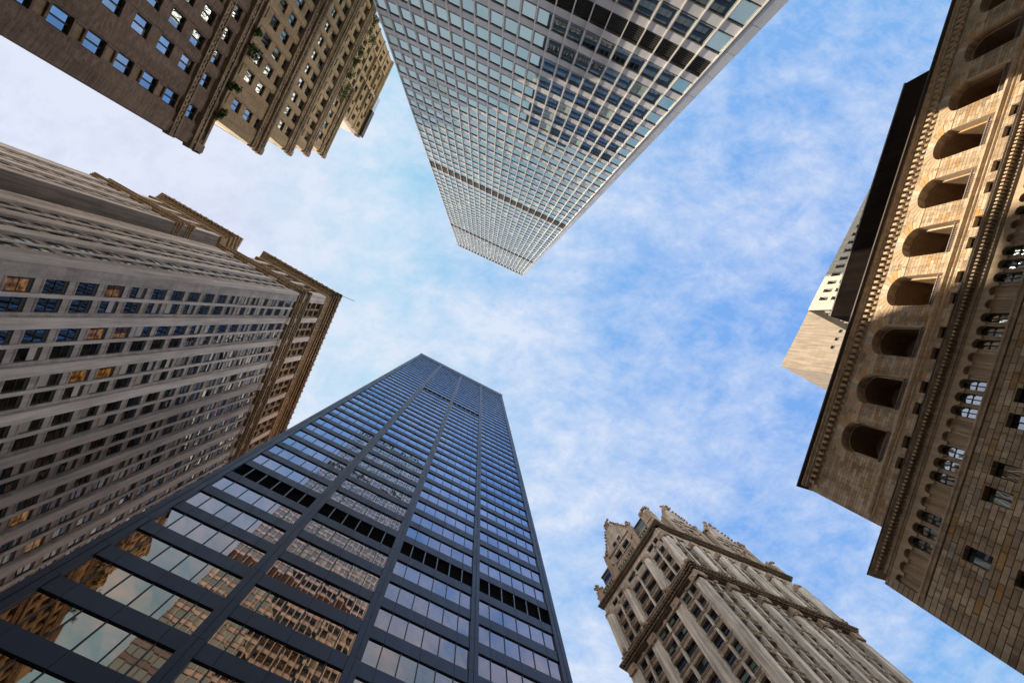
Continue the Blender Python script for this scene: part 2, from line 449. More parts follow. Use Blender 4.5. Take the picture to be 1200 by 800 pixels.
# ================================================================== SETTING
def sheet(name, x0, x1, y0, y1, z, mat):
    b = MB(); b.poly([(x0, y0, z), (x1, y0, z), (x1, y1, z), (x0, y1, z)])
    o = bpy.data.objects.new(name, b.mesh(name, [mat])); COL.objects.link(o); o['kind'] = 'structure'; return o
M_asph = mat_plain('asphalt', (0.055, 0.055, 0.058), 0.9, var=0.35, sc=6)
M_pave = mat_ashlar('paving', 1.2, 1.2, [(0, (0.40, 0.38, 0.35)), (1, (0.52, 0.49, 0.45))])
sheet('ground', -4000, 4000, -4000, 4000, 0.0, M_asph)
sheet('plaza', -32, 45, -26, 48, 0.004, M_pave)
def slab(name, fr, x0, x1, y0, y1, z0, z1, mat):
    b = MB(); b.box(x0, x1, y0, y1, z0, z1)
    o = bpy.data.objects.new(name, b.mesh(name, [mat], fr.sgn)); COL.objects.link(o)
    o.location = fr.o; o.rotation_euler = (0, 0, fr.a); o['kind'] = 'structure'; return o

# ================================================================== 1. pale steel and glass tower (top of the picture)
def steel_tower():
    fr = Frame(-10.7, -31.3, 24.6, 1)
    root = thing('glass_tower', 'pale aluminium and glass skyscraper with thin close-set vertical fins and dark mirrored patches', 'skyscraper', (*fr.world(15, -20, 0)[:2], 0))
    M_al = mat_metal('brushed aluminium', (0.50, 0.50, 0.53), 0.40, 0.35, 0.25)
    M_fin = mat_metal('aluminium fins', (0.62, 0.60, 0.58), 0.38, 0.4, 0.2)
    M_dk = mat_plain('dark sill panels', (0.03, 0.032, 0.037), 0.35, 0.2, 0.5)
    M_lv = mat_plain('bronze louvres', (0.060, 0.036, 0.020), 0.6, 0.1)
    M_bk = mat_plain('black louvres', (0.008, 0.007, 0.007), 0.7)
    M_gl = mat_glass('pale green tower glass', (0.80, 0.96, 0.91), 0.42, (0.010, 0.013, 0.015), (0.42, 0.52, 0.47), 0.12, 0.0025, 0.12, refl_blind=0.55)
    n = 22; p = 30.3/n; Z0 = 0.85; top = 248.0
    zs = [Z0 + 3.75*k for k in range(0, 64)]
    lv = {11: M_bk, 31: M_lv, 51: M_lv}
    sp = MB(); dk = MB(); wins = []
    side = MB()
    for k, z in enumerate(zs):
        if z > 240.5: break
        if k in (31, 51): continue
        for i in range(n): sp.box(i*p+0.012, (i+1)*p-0.012, -0.5, random.uniform(-0.006, 0.0), z, z+1.12)
        dk.box(0.0, 30.3, -0.5, -0.07, z+1.12, z+1.32)
        if k in lv: continue
        for i in range(n):
            wins.append((fr, i*p+0.03, (i+1)*p-0.03, -0.10, z+1.32, z+3.75, 'plain'))
    fr.put(sp, 'spandrels', M_al, root); fr.put(dk, 'sill_panels', M_dk, root)
    for k, M in lv.items():
        z = zs[k]; b = MB(); zz = z+1.46 if k == 11 else z+0.02
        while zz < z+3.7: b.box(0.0, 30.3, -0.55, (-0.12 if k == 11 else 0.02), zz, zz+0.16); zz += 0.28
        b.box(0.0, 30.3, -0.7, -0.35, z+1.45, z+3.75)
        fr.put(b, 'louvre_band', M, root)
    for i in range(n+1):
        b = MB(); x = min(max(i*p, 0.06), 30.24); b.box(x-0.042, x+0.042, -0.10, 0.14, 0, 240.9)
        fr.put(b, 'mullion', M_fin, root)
    # crown: dark-backed slots between fins under a thin cap
    b = MB(); b.box(0, 30.3, -1.4, -0.22, 240.85, 247.2, 1)
    for i in range(n): b.box((i+0.35)*p, (i+0.65)*p, -0.3, 0.02, 241.0, 246.6, 0)
    b.box(-0.1, 30.4, -1.5, 0.2, 247.0, 248.0, 0); b.box(0, 30.3, -0.9, -0.03, 240.85, 241.0, 0)
    fr.put(b, 'roof_cap', [M_al, M_dk], root)
    # corner column of the long side, clad in storey-high sheets
    b = MB()
    for k in range(66):
        z = Z0 - 0.85 + 3.75*k
        if z > 244: break
        b.box(30.36, 31.15, -1.7, 0.06, z+0.02, z+3.73)
    b.box(30.4, 31.1, -1.65, 0.0, 0, 247)
    fr.put(b, 'corner_column', mat_metal('column cladding', (0.40, 0.42, 0.47), 0.45, 0.6, 0.25), root)
    # the long sides and the back, coarser
    b = MB()
    for k, z in enumerate(zs):
        if z > 240.5: break
        b.box(0.0, 0.35, -80, -0.6, z, z+1.2, 0); b.box(30.0, 30.35, -80, -1.7, z, z+1.2, 0)
    b.box(0.15, 30.15, -80, -0.75, 0.1, 247, 1)
    fr.put(b, 'side_walls', [M_al, M_gl], root)
    fit_windows(root, wins, mat_metal('aluminium window frames', (0.30, 0.31, 0.33), 0.4, 0.5), M_gl)
    return root
steel_tower()

# ================================================================== 2. dark tower (bottom)
def dark_tower():
    fr = Frame(-22.4, 12.8, 27.4, -1)
    root = thing('dark_tower', 'dark blue-black skyscraper with flush mirror glass in four bays and one black louvre band', 'skyscraper', (*fr.world(16, -15, 0)[:2], 0))
    M_bk = mat_metal('dark anodised panels', (0.015, 0.025, 0.062), 0.42, 0.15, 0.3, 0.35)
    M_col = mat_metal('dark anodised columns', (0.014, 0.023, 0.056), 0.40, 0.15, 0.25, 0.35)
    M_lv = mat_plain('black louvre slots', (0.004, 0.004, 0.005), 0.8, 0, 0.1)
    M_br = mat_metal('louvre posts', (0.16, 0.19, 0.24), 0.35, 0.7)
    M_fr = mat_plain('black window gaskets', (0.012, 0.014, 0.02), 0.4)
    M_gl = mat_glass('bronze mirror glass', (0.38, 0.56, 0.90), 0.62, (0.004, 0.005, 0.008), (0.1, 0.09, 0.08), 0.0, 0.0022, 0.12, wscale=0.25, coat=((0.92, 0.60, 0.41), 0.88))
    bays = [(0.78, 8.05), (8.92, 16.15), (16.95, 24.10), (24.82, 32.12)]
    cols = [(-0.05, 0.78), (8.05, 8.92), (16.15, 16.95), (24.10, 24.82), (32.12, 32.95)]
    wins = []; sp = MB(); lvs = []
    ks = list(range(-11, 39))
    for k in ks:
        zb = 47.5 + 4.0*k
        for bi, (a, c) in enumerate(bays):
            for e0, e1 in ((0, 1.05), (1.05, 3.65), (3.65, 6.25), (6.25, 7.3)):      # spandrel sheets with open joints
                f_ = (c-a)/7.3; sp.box(a+e0*f_+0.01, a+e1*f_-0.01, -0.6, -0.03+random.uniform(-0.006, 0.004), zb-1.38, zb)
            if k == 1 or (k == 23 and bi in (1, 2)): lvs.append((a, c, zb, zb+2.62)); continue
            wins.append((fr, a, c, -0.14, zb, zb+2.62, 'strip'))
    for a, c in bays: sp.box(a, c, -0.6, -0.03, 199.5+2.62, 203.5)
    fr.put(sp, 'spandrels', M_bk, root)
    for a, c in cols:
        b = MB(); mid = (a+c)/2
        zz = 3.5
        while zz < 202:                                   # storey-high cover sheets
            z2 = min(zz+4.0, 203.0); b.box(a, mid-0.03, -0.6, 0.04+random.uniform(-.004, .004), zz+0.012, z2-0.012); b.box(mid+0.03, c, -0.6, 0.04+random.uniform(-.004, .004), zz+0.012, z2-0.012); zz += 4.0
        b.box(a+0.02, c-0.02, -0.6, 0.0, 0, 203.0)
        fr.put(b, 'column', M_col, root)
    b = MB(); b.box(-0.1, 33.0, -1.0, 0.06, 203.5, 206.3); b.box(-0.15, 33.05, -1.0, 0.12, 206.3, 210.0); b.box(0, 32.9, -1, -0.2, 203.0, 203.5)
    fr.put(b, 'roof_band', M_bk, root)
    for a, c, z0, z1 in lvs:
        b = MB(); b.box(a, c, -1.0, -0.5, z0, z1, 0)
        z = z0
        while z < z1-.05: b.box(a, c, -0.5, -0.22, z, z+0.05, 0); z += 0.2
        for e in (1.05, 2.35, 3.65, 4.95, 6.25): 
            x = a + e*(c-a)/7.3; b.box(x-0.04, x+0.04, -0.5, -0.06, z0, z1, 1)
        fr.put(b, 'louvre_band', [M_lv, M_br], root)
    b = MB(); b.box(0.1, 32.8, -50, -0.3, 0.2, 209, 0)
    for k in ks: b.box(-0.05, 33.0-0.05, -50, -0.95, 47.5+4*k-1.38, 47.5+4*k, 1)
    b.box(-0.05, 32.95, -50, -1.0, 202, 209.8, 1)
    fr.put(b, 'side_walls', [M_gl, M_bk], root)
    fit_windows(root, wins, M_fr, M_gl)
dark_tower()

# ================================================================== 3. grey limestone block with pilasters (left)
def cornice(mb, x0, x1, z0, z1, out, step=3, mat=0, teeth=None, tmat=0, teeth_h=0.6, tw=0.45):
    """stepped moulding growing outwards with height, optional blocks (modillions) under its top step"""
    for i in range(step):
        a = z0 + (z1-z0)*i/step; b = z0 + (z1-z0)*(i+1)/step
        mb.box(x0 - (out*(i+1)/step if i >= 0 else 0), x1 + out*(i+1)/step, -0.8, out*(i+1)/step, a, b, mat)
    if teeth:
        x = x0; zt = z1 - (z1-z0)/step
        while x < x1:
            mb.box(x, x+tw, 0.0, out*0.92, zt-teeth_h, zt, tmat); x += teeth

def limestone_block():
    C0 = Vector((-40.97, -5.50)); v = Vector((math.cos(R(210)), math.sin(R(210)))); u = Vector((math.cos(R(113)), math.sin(R(113))))
    main = Frame(C0.x, C0.y, 113, -1); north = Frame(C0.x, C0.y, 210, 1)
    C2 = Vector((-67.5, -20.9)); north2 = Frame(C2.x, C2.y, 210, 1); court = Frame(C2.x, C2.y, 113, -1)
    root = thing('limestone_office_block', 'grey limestone office block with pilasters, paired dark windows and heavy brown cornices', 'building', (*main.world(25, -20, 0)[:2], 0))
    M_st = mat_ashlar('grey limestone', 2.4, 1.1, [(0, (0.36, 0.345, 0.355)), (0.5, (0.42, 0.40, 0.405)), (1, (0.47, 0.445, 0.445))], (0.25, 0.235, 0.235), 0.012, 0.014, 0.25, streak=0.35)
    M_pl = mat_stone('pale limestone pilasters', (0.47, 0.45, 0.455), (0.62, 0.59, 0.59), 0.35, 0.3, 5)
    M_sp = mat_stone('recessed spandrel stone', (0.35, 0.335, 0.34), (0.46, 0.44, 0.44), 0.35, 0.3, 5)
    M_br = mat_stone('brown terracotta cornice', (0.19, 0.14, 0.09), (0.36, 0.275, 0.185), 0.4, 0.5, 7)
    M_ct = mat_stone('dark court wall', (0.15, 0.14, 0.14), (0.21, 0.20, 0.195), 0.45, 0.3, 4)  # court wall stone in a darker tone than the street faces
    M_fr = mat_plain('dark window frames', (0.03, 0.032, 0.03), 0.5)
    M_gl = mat_glass('old sash glass', (0.70, 0.74, 0.76), 0.22, (0.010, 0.012, 0.012), (0.60, 0.585, 0.55), 0.22, 0.008, 0.35, refl_blind=0.7)
    wins = []
    def pattern(L, last):
        xs = []; pil = []; i = 0
        while 1.95 + 5.3*(i+1) <= L + 0.4:
            o = 5.3*i
            xs += [(1.98+o, 3.52+o), (3.94+o, 5.52+o)]; pil.append((5.90+o, 7.16+o)); i += 1
        return xs, pil
    zrow = [54.4 + 4.5*k for k in range(-12, 17)]
    def face(fr, L, rl):         # rl: how deep the relief is
        xs, pil = pattern(L, 0)
        ws = [(a, b, z-0.12, z+3.12) for a, b in xs for z in zrow]
        def dfn(x, z):
            if x < 0.46: return 0.10, 2
            if x < 1.95: return 0.0, 0
            for a, b in pil:
                if a <= x <= b: return -0.12*rl, 0
            # within a bay: spandrels sit behind the slim piers
            for k in range(0, len(xs), 2):
                a0, b1 = xs[k][0], xs[k+1][1]
                if a0-0.03 <= x <= b1+0.36:
                    zz = (z - 54.4) % 4.5
                    if xs[k][1] < x < xs[k+1][0]: return -0.22*rl, 2
                    if x < a0 or x > b1: return -0.40*rl, 0
                    return ((-0.50*rl if 3.25 < zz < 4.15 else -0.42*rl), 1)
            return -0.10, 0
        zs = [z for r in zrow for z in (r-0.35, r-1.25)]
        mb = MB(); hole_grid(mb, 0, L, 0, 131.3, ws, dfn, -0.85*rl, -2.0, [0.46, 1.95]+[t for a, b in pil for t in (a, b)]+[t for k in range(0, len(xs), 2) for t in (xs[k][0]-0.03, xs[k+1][1]+0.36)], zs)
        # slim round mouldings up each bay
        fr.put(mb, 'wall', [M_st, M_sp, M_pl], root)
        for (a, b) in pil:
            p = MB(); p.box(a+0.04, b-0.04, -0.3, 0.16*rl, 0, 129.6); p.box(a-0.06, b+0.06, -0.3, 0.24, 129.6, 130.2); p.box(a-0.16, b+0.16, -0.3, 0.36, 130.2, 131.2)
            fr.put(p, 'pilaster', M_pl, root)
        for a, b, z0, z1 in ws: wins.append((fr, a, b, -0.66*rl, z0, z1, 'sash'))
        sl_ = MB()
        for a, b, z0, z1 in ws: sl_.box(a-0.02, b+0.02, -0.8*rl, -0.34*rl, z0-0.10, z0-0.004)
        fr.put(sl_, 'sills', M_pl, root, kind='stuff')
        # brown courses, upper order, great cornice
        c = MB(); cornice(c, 0, L, 131.3, 133.7, 0.75, 3, 0, 0.8, 0, 0.5, 0.36)
        fr.put(c, 'string_course', M_br, root)
        c = MB(); cornice(c, 0, L, 136.4, 138.5, 0.65, 3, 0, 0.8, 0, 0.45, 0.36)
        fr.put(c, 'string_course', M_br, root)
        mb = MB(); ws2 = [(a, b, 139.6, 142.9) for a, b in xs] + [(a, b, 144.0, 147.3) for a, b in xs] + [(a, b, 148.4, 151.6) for a, b in xs]
        def dfn2(x, z):
            for a, b in pil:
                if a <= x <= b: return 0.1, 2
            if x < 1.95: return 0.1, 2
            return (-0.5, 0)
        hole_grid(mb, 0, L, 131.3, 153.0, ws2, dfn2, -1.1, -2.0, [1.95]+[t for a, b in pil for t in (a, b)])
        fr.put(mb, 'upper_wall', [M_st, M_sp, M_pl], root)
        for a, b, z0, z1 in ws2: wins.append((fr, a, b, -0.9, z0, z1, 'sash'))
        o = MB()
        for k in range(0, len(xs), 2):        # columns, arches and balustrades of the upper order
            xm = (xs[k][1]+xs[k+1][0])/2
            o.cyl(xm, -0.15, 0.26, 139, 150.6, 0, 8); o.cyl(xs[k][0]-0.25, -0.2, 0.22, 139, 150.6, 0, 8); o.cyl(xs[k+1][1]+0.25, -0.2, 0.22, 139, 150.6, 0, 8)
            for xc in ((xs[k][0]+xs[k][1])/2, (xs[k+1][0]+xs[k+1][1])/2):
                for j in range(8):
                    a0 = math.pi*j/8; a1 = math.pi*(j+1)/8
                    o.prism([(xc+0.78*math.cos(a0), 150.6+0.78*math.sin(a0)), (xc+1.02*math.cos(a0), 150.6+1.02*math.sin(a0)), (xc+1.02*math.cos(a1), 150.6+1.02*math.sin(a1)), (xc+0.78*math.cos(a1), 150.6+0.78*math.sin(a1))], -0.5, 0.12)
            o.box(xs[k][0]-0.4, xs[k+1][1]+0.4, -0.5, 0.25, 138.6, 139.5)
            o.box(xs[k][0]-0.3, xs[k+1][1]+0.3, -0.5, -0.1, 143.0, 143.9); o.box(xs[k][0]-0.3, xs[k+1][1]+0.3, -0.5, -0.1, 147.4, 148.3)
        fr.put(o, 'colonnade', M_br, root)
        c = MB(); c.box(-0.1, L+0.1, -1, 0.25, 153.0, 156.0, 0)
        x = 0.2
        while x < L: c.lump((x, 0.3, 154.6), (0.3, 0.22, 0.55), 0, 5, 3, 0.3); x += 0.85
        cornice(c, 0, L, 156.0, 161.0, 1.8, 5, 0, 1.05, 0, 1.0, 0.5)
        x = 0.0
        while x < L: c.lump((x, 1.75, 161.2), (0.26, 0.22, 0.42), 0, 5, 3, 0.3); x += 1.6
        fr.put(c, 'cornice', M_br, root)
    face(main, 58.0, 0.62); face(north, 20.6, 0.5); face(north2, 20.5, 0.5)
    # blank court wall of the second wing
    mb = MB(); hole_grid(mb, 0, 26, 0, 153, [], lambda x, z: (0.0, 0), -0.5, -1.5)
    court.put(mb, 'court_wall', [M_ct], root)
    c = MB(); cornice(c, 0, 26, 131.3, 133.7, 0.4, 3); cornice(c, 0, 26, 136.4, 138.5, 0.4, 3)
    c.box(0, 26, -0.5, 0.5, 152.5, 155.0); cornice(c, 0, 26, 155.0, 160.9, 1.6, 4)
    court.put(c, 'cornice', M_br, root)
    pts = lambda *q: [(p.x, p.y) for p in q]
    w_in = Vector((math.cos(R(203)), math.sin(R(203))))
    a = C0 + u*1.2 + w_in*1.2
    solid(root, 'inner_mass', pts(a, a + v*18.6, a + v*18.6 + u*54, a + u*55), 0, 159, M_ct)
    a = C2 + u*1.2 + w_in*1.2
    solid(root, 'inner_mass', pts(a, a + v*18.4, a + v*18.4 + u*40, a + u*24), 0, 159, M_ct)
    # flagpole at the roof corner
    fp = MB(); e = main.world(-1.5, 1.6, 161); d = Vector((0.92, 0.39, 0.25)).normalized()
    fp.box(-1.55, -1.43, 1.0, 5.2, 160.4, 160.52); fp.lump((-1.49, 5.25, 160.46), (0.16, 0.16, 0.16))
    main.put(fp, 'flagpole', mat_plain('grey paint', (0.3, 0.3, 0.3), 0.5), root)
    M_lit, t, o = newmat('lit office'); em = t.nodes.new('ShaderNodeEmission'); vv = objco(t)
    sx = t.nodes.new('ShaderNodeSeparateXYZ'); t.links.new(vv, sx.inputs[0])
    oi = t.nodes.new('ShaderNodeObjectInfo')
    sh = t.nodes.new('ShaderNodeVectorMath'); sh.operation = 'ADD'; t.links.new(vv, sh.inputs[0]); t.links.new(oi.outputs['Random'], sh.inputs[1])
    rm = noise(t, sh.outputs[0], 1.6, 3, 0.5)
    hh = math_(t, 'MULTIPLY_ADD', sx.outputs[2], -0.16, 0.55)            # ceiling light fades towards the sill
    bl = math_(t, 'GREATER_THAN', math_(t, 'ADD', sx.outputs[0], math_(t, 'MULTIPLY', oi.outputs['Random'], 0.9)), 0.15)
    k_ = math_(t, 'MULTIPLY', math_(t, 'MULTIPLY', ramp(t, rm, [(0.35, 0.15), (0.65, 1.0)]), math_(t, 'SUBTRACT', 1.0, hh)), math_(t, 'MULTIPLY_ADD', bl, 0.85, 0.15))
    t.links.new(mixc(t, rm, (0.62, 0.17, 0.02), (0.95, 0.50, 0.13)), em.inputs[0]); t.links.new(math_(t, 'MULTIPLY', k_, 0.22), em.inputs[1])
    gl2 = t.nodes.new('ShaderNodeBsdfGlossy'); gl2.inputs['Roughness'].default_value = 0.05
    ms = t.nodes.new('ShaderNodeMixShader'); ms.inputs[0].default_value = 0.14
    t.links.new(em.outputs[0], ms.inputs[1]); t.links.new(gl2.outputs[0], ms.inputs[2]); t.links.new(ms.outputs[0], o.inputs[0])
    lit = set()
    for (px, py) in ((16, 337), (127, 347), (105, 397), (133, 394), (84, 445), (115, 440), (21, 596), (35, 629)):
        best = None
        for i, c in enumerate(wins):
            if c[0] is not main or c[5] > 131: continue
            p = proj(main.world((c[1]+c[2])/2, c[3], (c[4]+c[5])/2))
            if p is None: continue
            d = (p[0]-px)**2 + (p[1]-py)**2
            if best is None or d < best[0]: best = (d, i)
        lit.add(best[1])
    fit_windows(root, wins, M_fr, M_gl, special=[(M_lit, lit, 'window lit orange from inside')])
    return root
def at_distance(root, k):
    """facades were set out at a nominal distance; bring the whole building, size and all, to its real one"""
    root.location = tuple(c + (p-c)*k for p, c in zip(root.location, CAM)); root.scale = (k, k, k)
at_distance(limestone_block(), 0.70)

# ================================================================== 4. stepped brown brick tower (top left)
TERR = []
def brick_tower():
    th = 115.5; ux, uy = math.cos(R(th)), math.sin(R(th)); wx, wy = -math.sin(R(th)), math.cos(R(th))
    def P(D, s): return (wx*D + ux*s, wy*D + uy*s)
    root = thing('stepped_brick_tower', 'brown brick tower stepping back in tiers with planted terraces and beaded stone courses', 'building', (*P(60, -35), 0))
    M_bk = mat_ashlar('brown brick', 0.42, 0.16, [(0, (0.185, 0.135, 0.108)), (0.5, (0.24, 0.18, 0.143)), (1, (0.30, 0.225, 0.18))], (0.15, 0.12, 0.10), 0.02, 0.02, 0.5, streak=0.3)
    M_bk_lit = mat_ashlar('warm-lit brick', 0.42, 0.16, [(0, (0.37, 0.27, 0.165)), (0.5, (0.44, 0.33, 0.205)), (1, (0.50, 0.385, 0.25))], (0.24, 0.18, 0.125), 0.02, 0.02, 0.5, streak=0.3)  # upper tiers: same brick with warm light put into its tone
    M_tc = mat_stone('carved terracotta courses', (0.19, 0.145, 0.10), (0.46, 0.36, 0.26), 0.35, 0.9, 6)
    M_pk = mat_stone('pale coping and sunlit end', (0.42, 0.33, 0.29), (0.52, 0.42, 0.37), 0.2, 0.2, 3)
    M_fr = mat_plain('black window frames', (0.01, 0.01, 0.011), 0.4)
    M_gl = mat_glass('double glazing', (0.78, 0.91, 1.0), 0.55, (0.010, 0.012, 0.014), (0.5, 0.48, 0.42), 0.12, 0.012, 0.25)
    wins = []
    def beads(mb, x0, x1, z, y, pitch=0.5, r=0.2):
        x = x0
        while x < x1:
            mb.lump((x, y, z), (r*1.05, r*0.8, r*1.25), 0, 5, 3, 0.3); x += pitch
    # sizes below were taken off at a common distance of 60 m; every tier is brought to its own distance D
    tiers = [
        (32.0, -5.35, -3.0, 109.3, [-10.3, -16.2, -20.5, -24.8] + [-29.0 - 4.3*k for k in range(14)], 2.3, 3.5, 5.95, [71.3+5.95*k for k in range(-11, 6)], -92, 0, (100.2, 106.6)),
        (35.6, -11.85, 100.0, 131.0, [-16.35, -22.35] + [-26.2 - 3.8*k for k in range(16)], 2.15, 3.3, 5.4, [108.1+5.4*k for k in range(0, 4)], -86, 1, (126.9, 129.6)),
        (40.0, -16.0, 120.0, 145.5, [-19.8 - 3.52*k for k in range(16)], 2.0, 2.9, 4.6, [129.4+4.6*k for k in range(0, 3)], -76, 1, (142.2, 144.2)),
        (41.0, -18.9, 138.0, 155.5, [-22.4 - 3.2*k for k in range(16)], 1.9, 2.9, 4.7, [144.9+4.7*k for k in range(0, 2)], -73, 1, (152.9, 154.4)),
        (41.8, -21.8, 150.0, 166.5, [-25.4 - 3.2*k for k in range(4)], 1.7, 2.7, 4.7, [157.2], -42, 1, (162.0, 165.0)),
    ]
    for ti, (D, e, z0, z1, cs, ww, wh, pit, rows, far, br, crs) in enumerate(tiers):
        q_ = D/60.0; Z = lambda z: 1.6+(z-1.6)*q_
        e *= q_; far *= q_; ww *= q_; wh *= q_; pit *= q_; z0 = Z(z0); z1 = Z(z1)
        cs = [c*q_ for c in cs]; rows = [Z(z) for z in rows]; crs = [Z(z) for z in crs]
        cs = [c for c in cs if c > far+2]
        ox, oy = P(D, e); fr = Frame(ox, oy, th+180, 1)      # x runs up the picture from the end corner
        # Frame with x = e - s: direction th+180, outward = towards the street
        L = e - far
        ws = [(e-c-ww/2, e-c+ww/2, z, z+wh) for c in cs for z in rows]
        colx = [(e-c-ww/2-0.12, e-c+ww/2+0.12) for c in cs]
        def dfn(x, z, ti=ti, colx=colx, rows=rows, wh=wh, pit=pit):
            for q, (a, b) in enumerate(colx):
                if a <= x <= b:
                    zz = (z-rows[0]) % pit
                    if ti == 0 and q == 0 and wh+0.2 < zz < pit-0.2 and a+0.25 < x < b-0.25: return -0.28, 1
                    return -0.10, 0
            return 0.0, 0
        xs = [t for a, b in colx for t in (a, a+0.25, b-0.25, b)]
        zs = [t for r in rows for t in (r+wh+0.2, r+pit-0.2)]
        zs = [z for z in zs if z < z1-0.2]
        mb = MB(); hole_grid(mb, 0, L, z0, z1, ws, dfn, -0.50, -1.5, xs, zs)
        fr.put(mb, 'wall', [M_bk if br == 0 else M_bk_lit, M_tc], root)
        for a, b, za, zb in ws: wins.append((fr, a, b, -0.34, za, zb, 'pair'))
        # end wall of the tier (faces down the picture)
        oe = P(D, e); fe = Frame(oe[0], oe[1], th+90+(12 if ti == 0 else 6), -1)   # the low block's end runs off at a slant
        mb = MB(); mb.box(0.02, 26, -1.0, -0.0, z0, z1)
        fe.put(mb, 'end_wall', M_bk if br == 0 else M_bk_lit, root)
        # beaded courses
        c = MB()
        for zc, pr in ((crs[0], 0.22), (crs[1], 0.32)):
            c.box(-pr, L, -0.4, pr*0.55, zc-0.22, zc+0.22); c.box(-pr, L, -0.4, pr, zc+0.30, zc+0.48); c.box(-pr, L, -0.4, pr, zc-0.48, zc-0.30)
            beads(c, 0, min(L, 45), zc, pr*0.6)
        fr.put(c, 'beaded_course', M_tc, root)
        c = MB(); c.box(-0.35, L, -0.5, 0.22, z1, z1+0.35, 0); c.box(-0.16, 0.6, -0.9, 0.24, z1-1.1, z1+0.55, 0)
        fr.put(c, 'parapet', M_tc, root)
        c = MB(); c.box(0.95, 26, -0.4, 0.06, z1, z1+0.3)
        fe.put(c, 'coping', M_pk, root)
        if ti == 0:        # upright bands of ornament beside the first windows
            c = MB()
            for zz in rows:
                x = e - cs[0] + ww/2 + 1.0
                pass
            TERR.append((fr, e, z1))
        if ti == 3: TERR.append((fr, e, z1))
        solid(root, 'inner_mass', [P(D+1.2, e-1.6), P(D+24, e-(7.0 if ti == 0 else 4.2)), P(D+24, far), P(D+1.2, far)], z0, z1-0.6, M_bk_lit)
    # crowning block
    q_ = 43.5/60; D = 43.5; e, far = -34.8*q_, -60.0*q_; Z = lambda z: 1.6+(z-1.6)*q_; z0, z1 = Z(148.0), Z(185.5)
    ox, oy = P(D, e); fr = Frame(ox, oy, th+180, 1); L = e-far
    cs = [(-34.8+c)*q_*-1 + e - e for c in ()] or [e - c*q_ for c in (-37.2, -40.0, -43.3, -46.5, -49.7, -52.9, -56.2, -58.6)]
    ws = [(c-0.62, c+0.62, Z(z), Z(z+2.7)) for c in cs for z in (152.5, 157.3, 162.1, 167.0, 173.0, 179.5)]
    def dt(x, z):
        if 4.0 < x < 9.0 or 9.6 < x < 14.6: return (-0.4 if Z(165.5) < z < Z(183.5) else 0), 0
        return 0.0, 0
    mb = MB(); hole_grid(mb, 0, L, z0, z1, ws, dt, -0.9, -1.5, [4.0, 9.0, 9.6, 14.6], [Z(165.5), Z(183.5)])
    fr.put(mb, 'wall', [M_bk_lit], root)
    for a, b, za, zb in ws: wins.append((fr, a, b, -0.65, za, zb, 'pair'))
    fe = Frame(ox, oy, th+90, -1); mb = MB(); mb.box(0.02, 18, -1.0, 0.0, z0, z1); fe.put(mb, 'end_wall', M_pk, root)  # pale pink tone paints the sunlight on this end
    f2 = Frame(*P(D, far), th+90, 1); mb = MB(); mb.box(0.02, 18, -1.0, 0.0, z0, z1); f2.put(mb, 'end_wall', M_bk_lit, root)
    c = MB(); cornice(c, 0, L, z1-1.2, z1, 0.3, 3, 0, 0.7, 0, 0.3, 0.3); c.box(-0.2, L+0.2, -0.8, 0.2, z1, z1+0.5)
    c.box(-0.12, L+0.12, -0.5, 0.15, Z(164.0), Z(164.6)); c.box(-0.12, L+0.12, -0.5, 0.15, Z(171.2), Z(171.6)); c.box(-0.12, L+0.12, -0.5, 0.15, Z(177.6), Z(178.0))
    fr.put(c, 'parapet', M_tc, root)
    solid(root, 'inner_mass', [P(D+1.0, e-1.0), P(D+18, e-1.0), P(D+18, far+1), P(D+1.0, far+1)], z0, z1-0.5, M_bk_lit)
    # dark roof shed and railing at the end of the crown
    c = MB(); c.box(0.2, 6.5, 0.3, 0.8, z1-1.0, z1+0.9)
    fr.put(c, 'roof_shed', mat_plain('dark sheet metal', (0.04, 0.04, 0.045), 0.5, 0.3), root)
    c = MB()
    for i in range(5): c.box(7.0+i*0.7, 7.05+i*0.7, 0.4, 0.46, z1-1.0, z1+1.6)
    for z in (z1+0.2, z1+0.9, z1+1.55): c.box(7.0, 9.9, 0.4, 0.46, z, z+0.05)
    for i in range(2): c.box(7.0+i*2.8, 7.06+i*2.8, 0.0, 0.46, z1-1.0, z1-0.9)
    fr.put(c, 'railing', mat_plain('grey steel', (0.2, 0.21, 0.22), 0.5, 0.5), root)
    fit_windows(root, wins, M_fr, M_gl)
brick_tower()

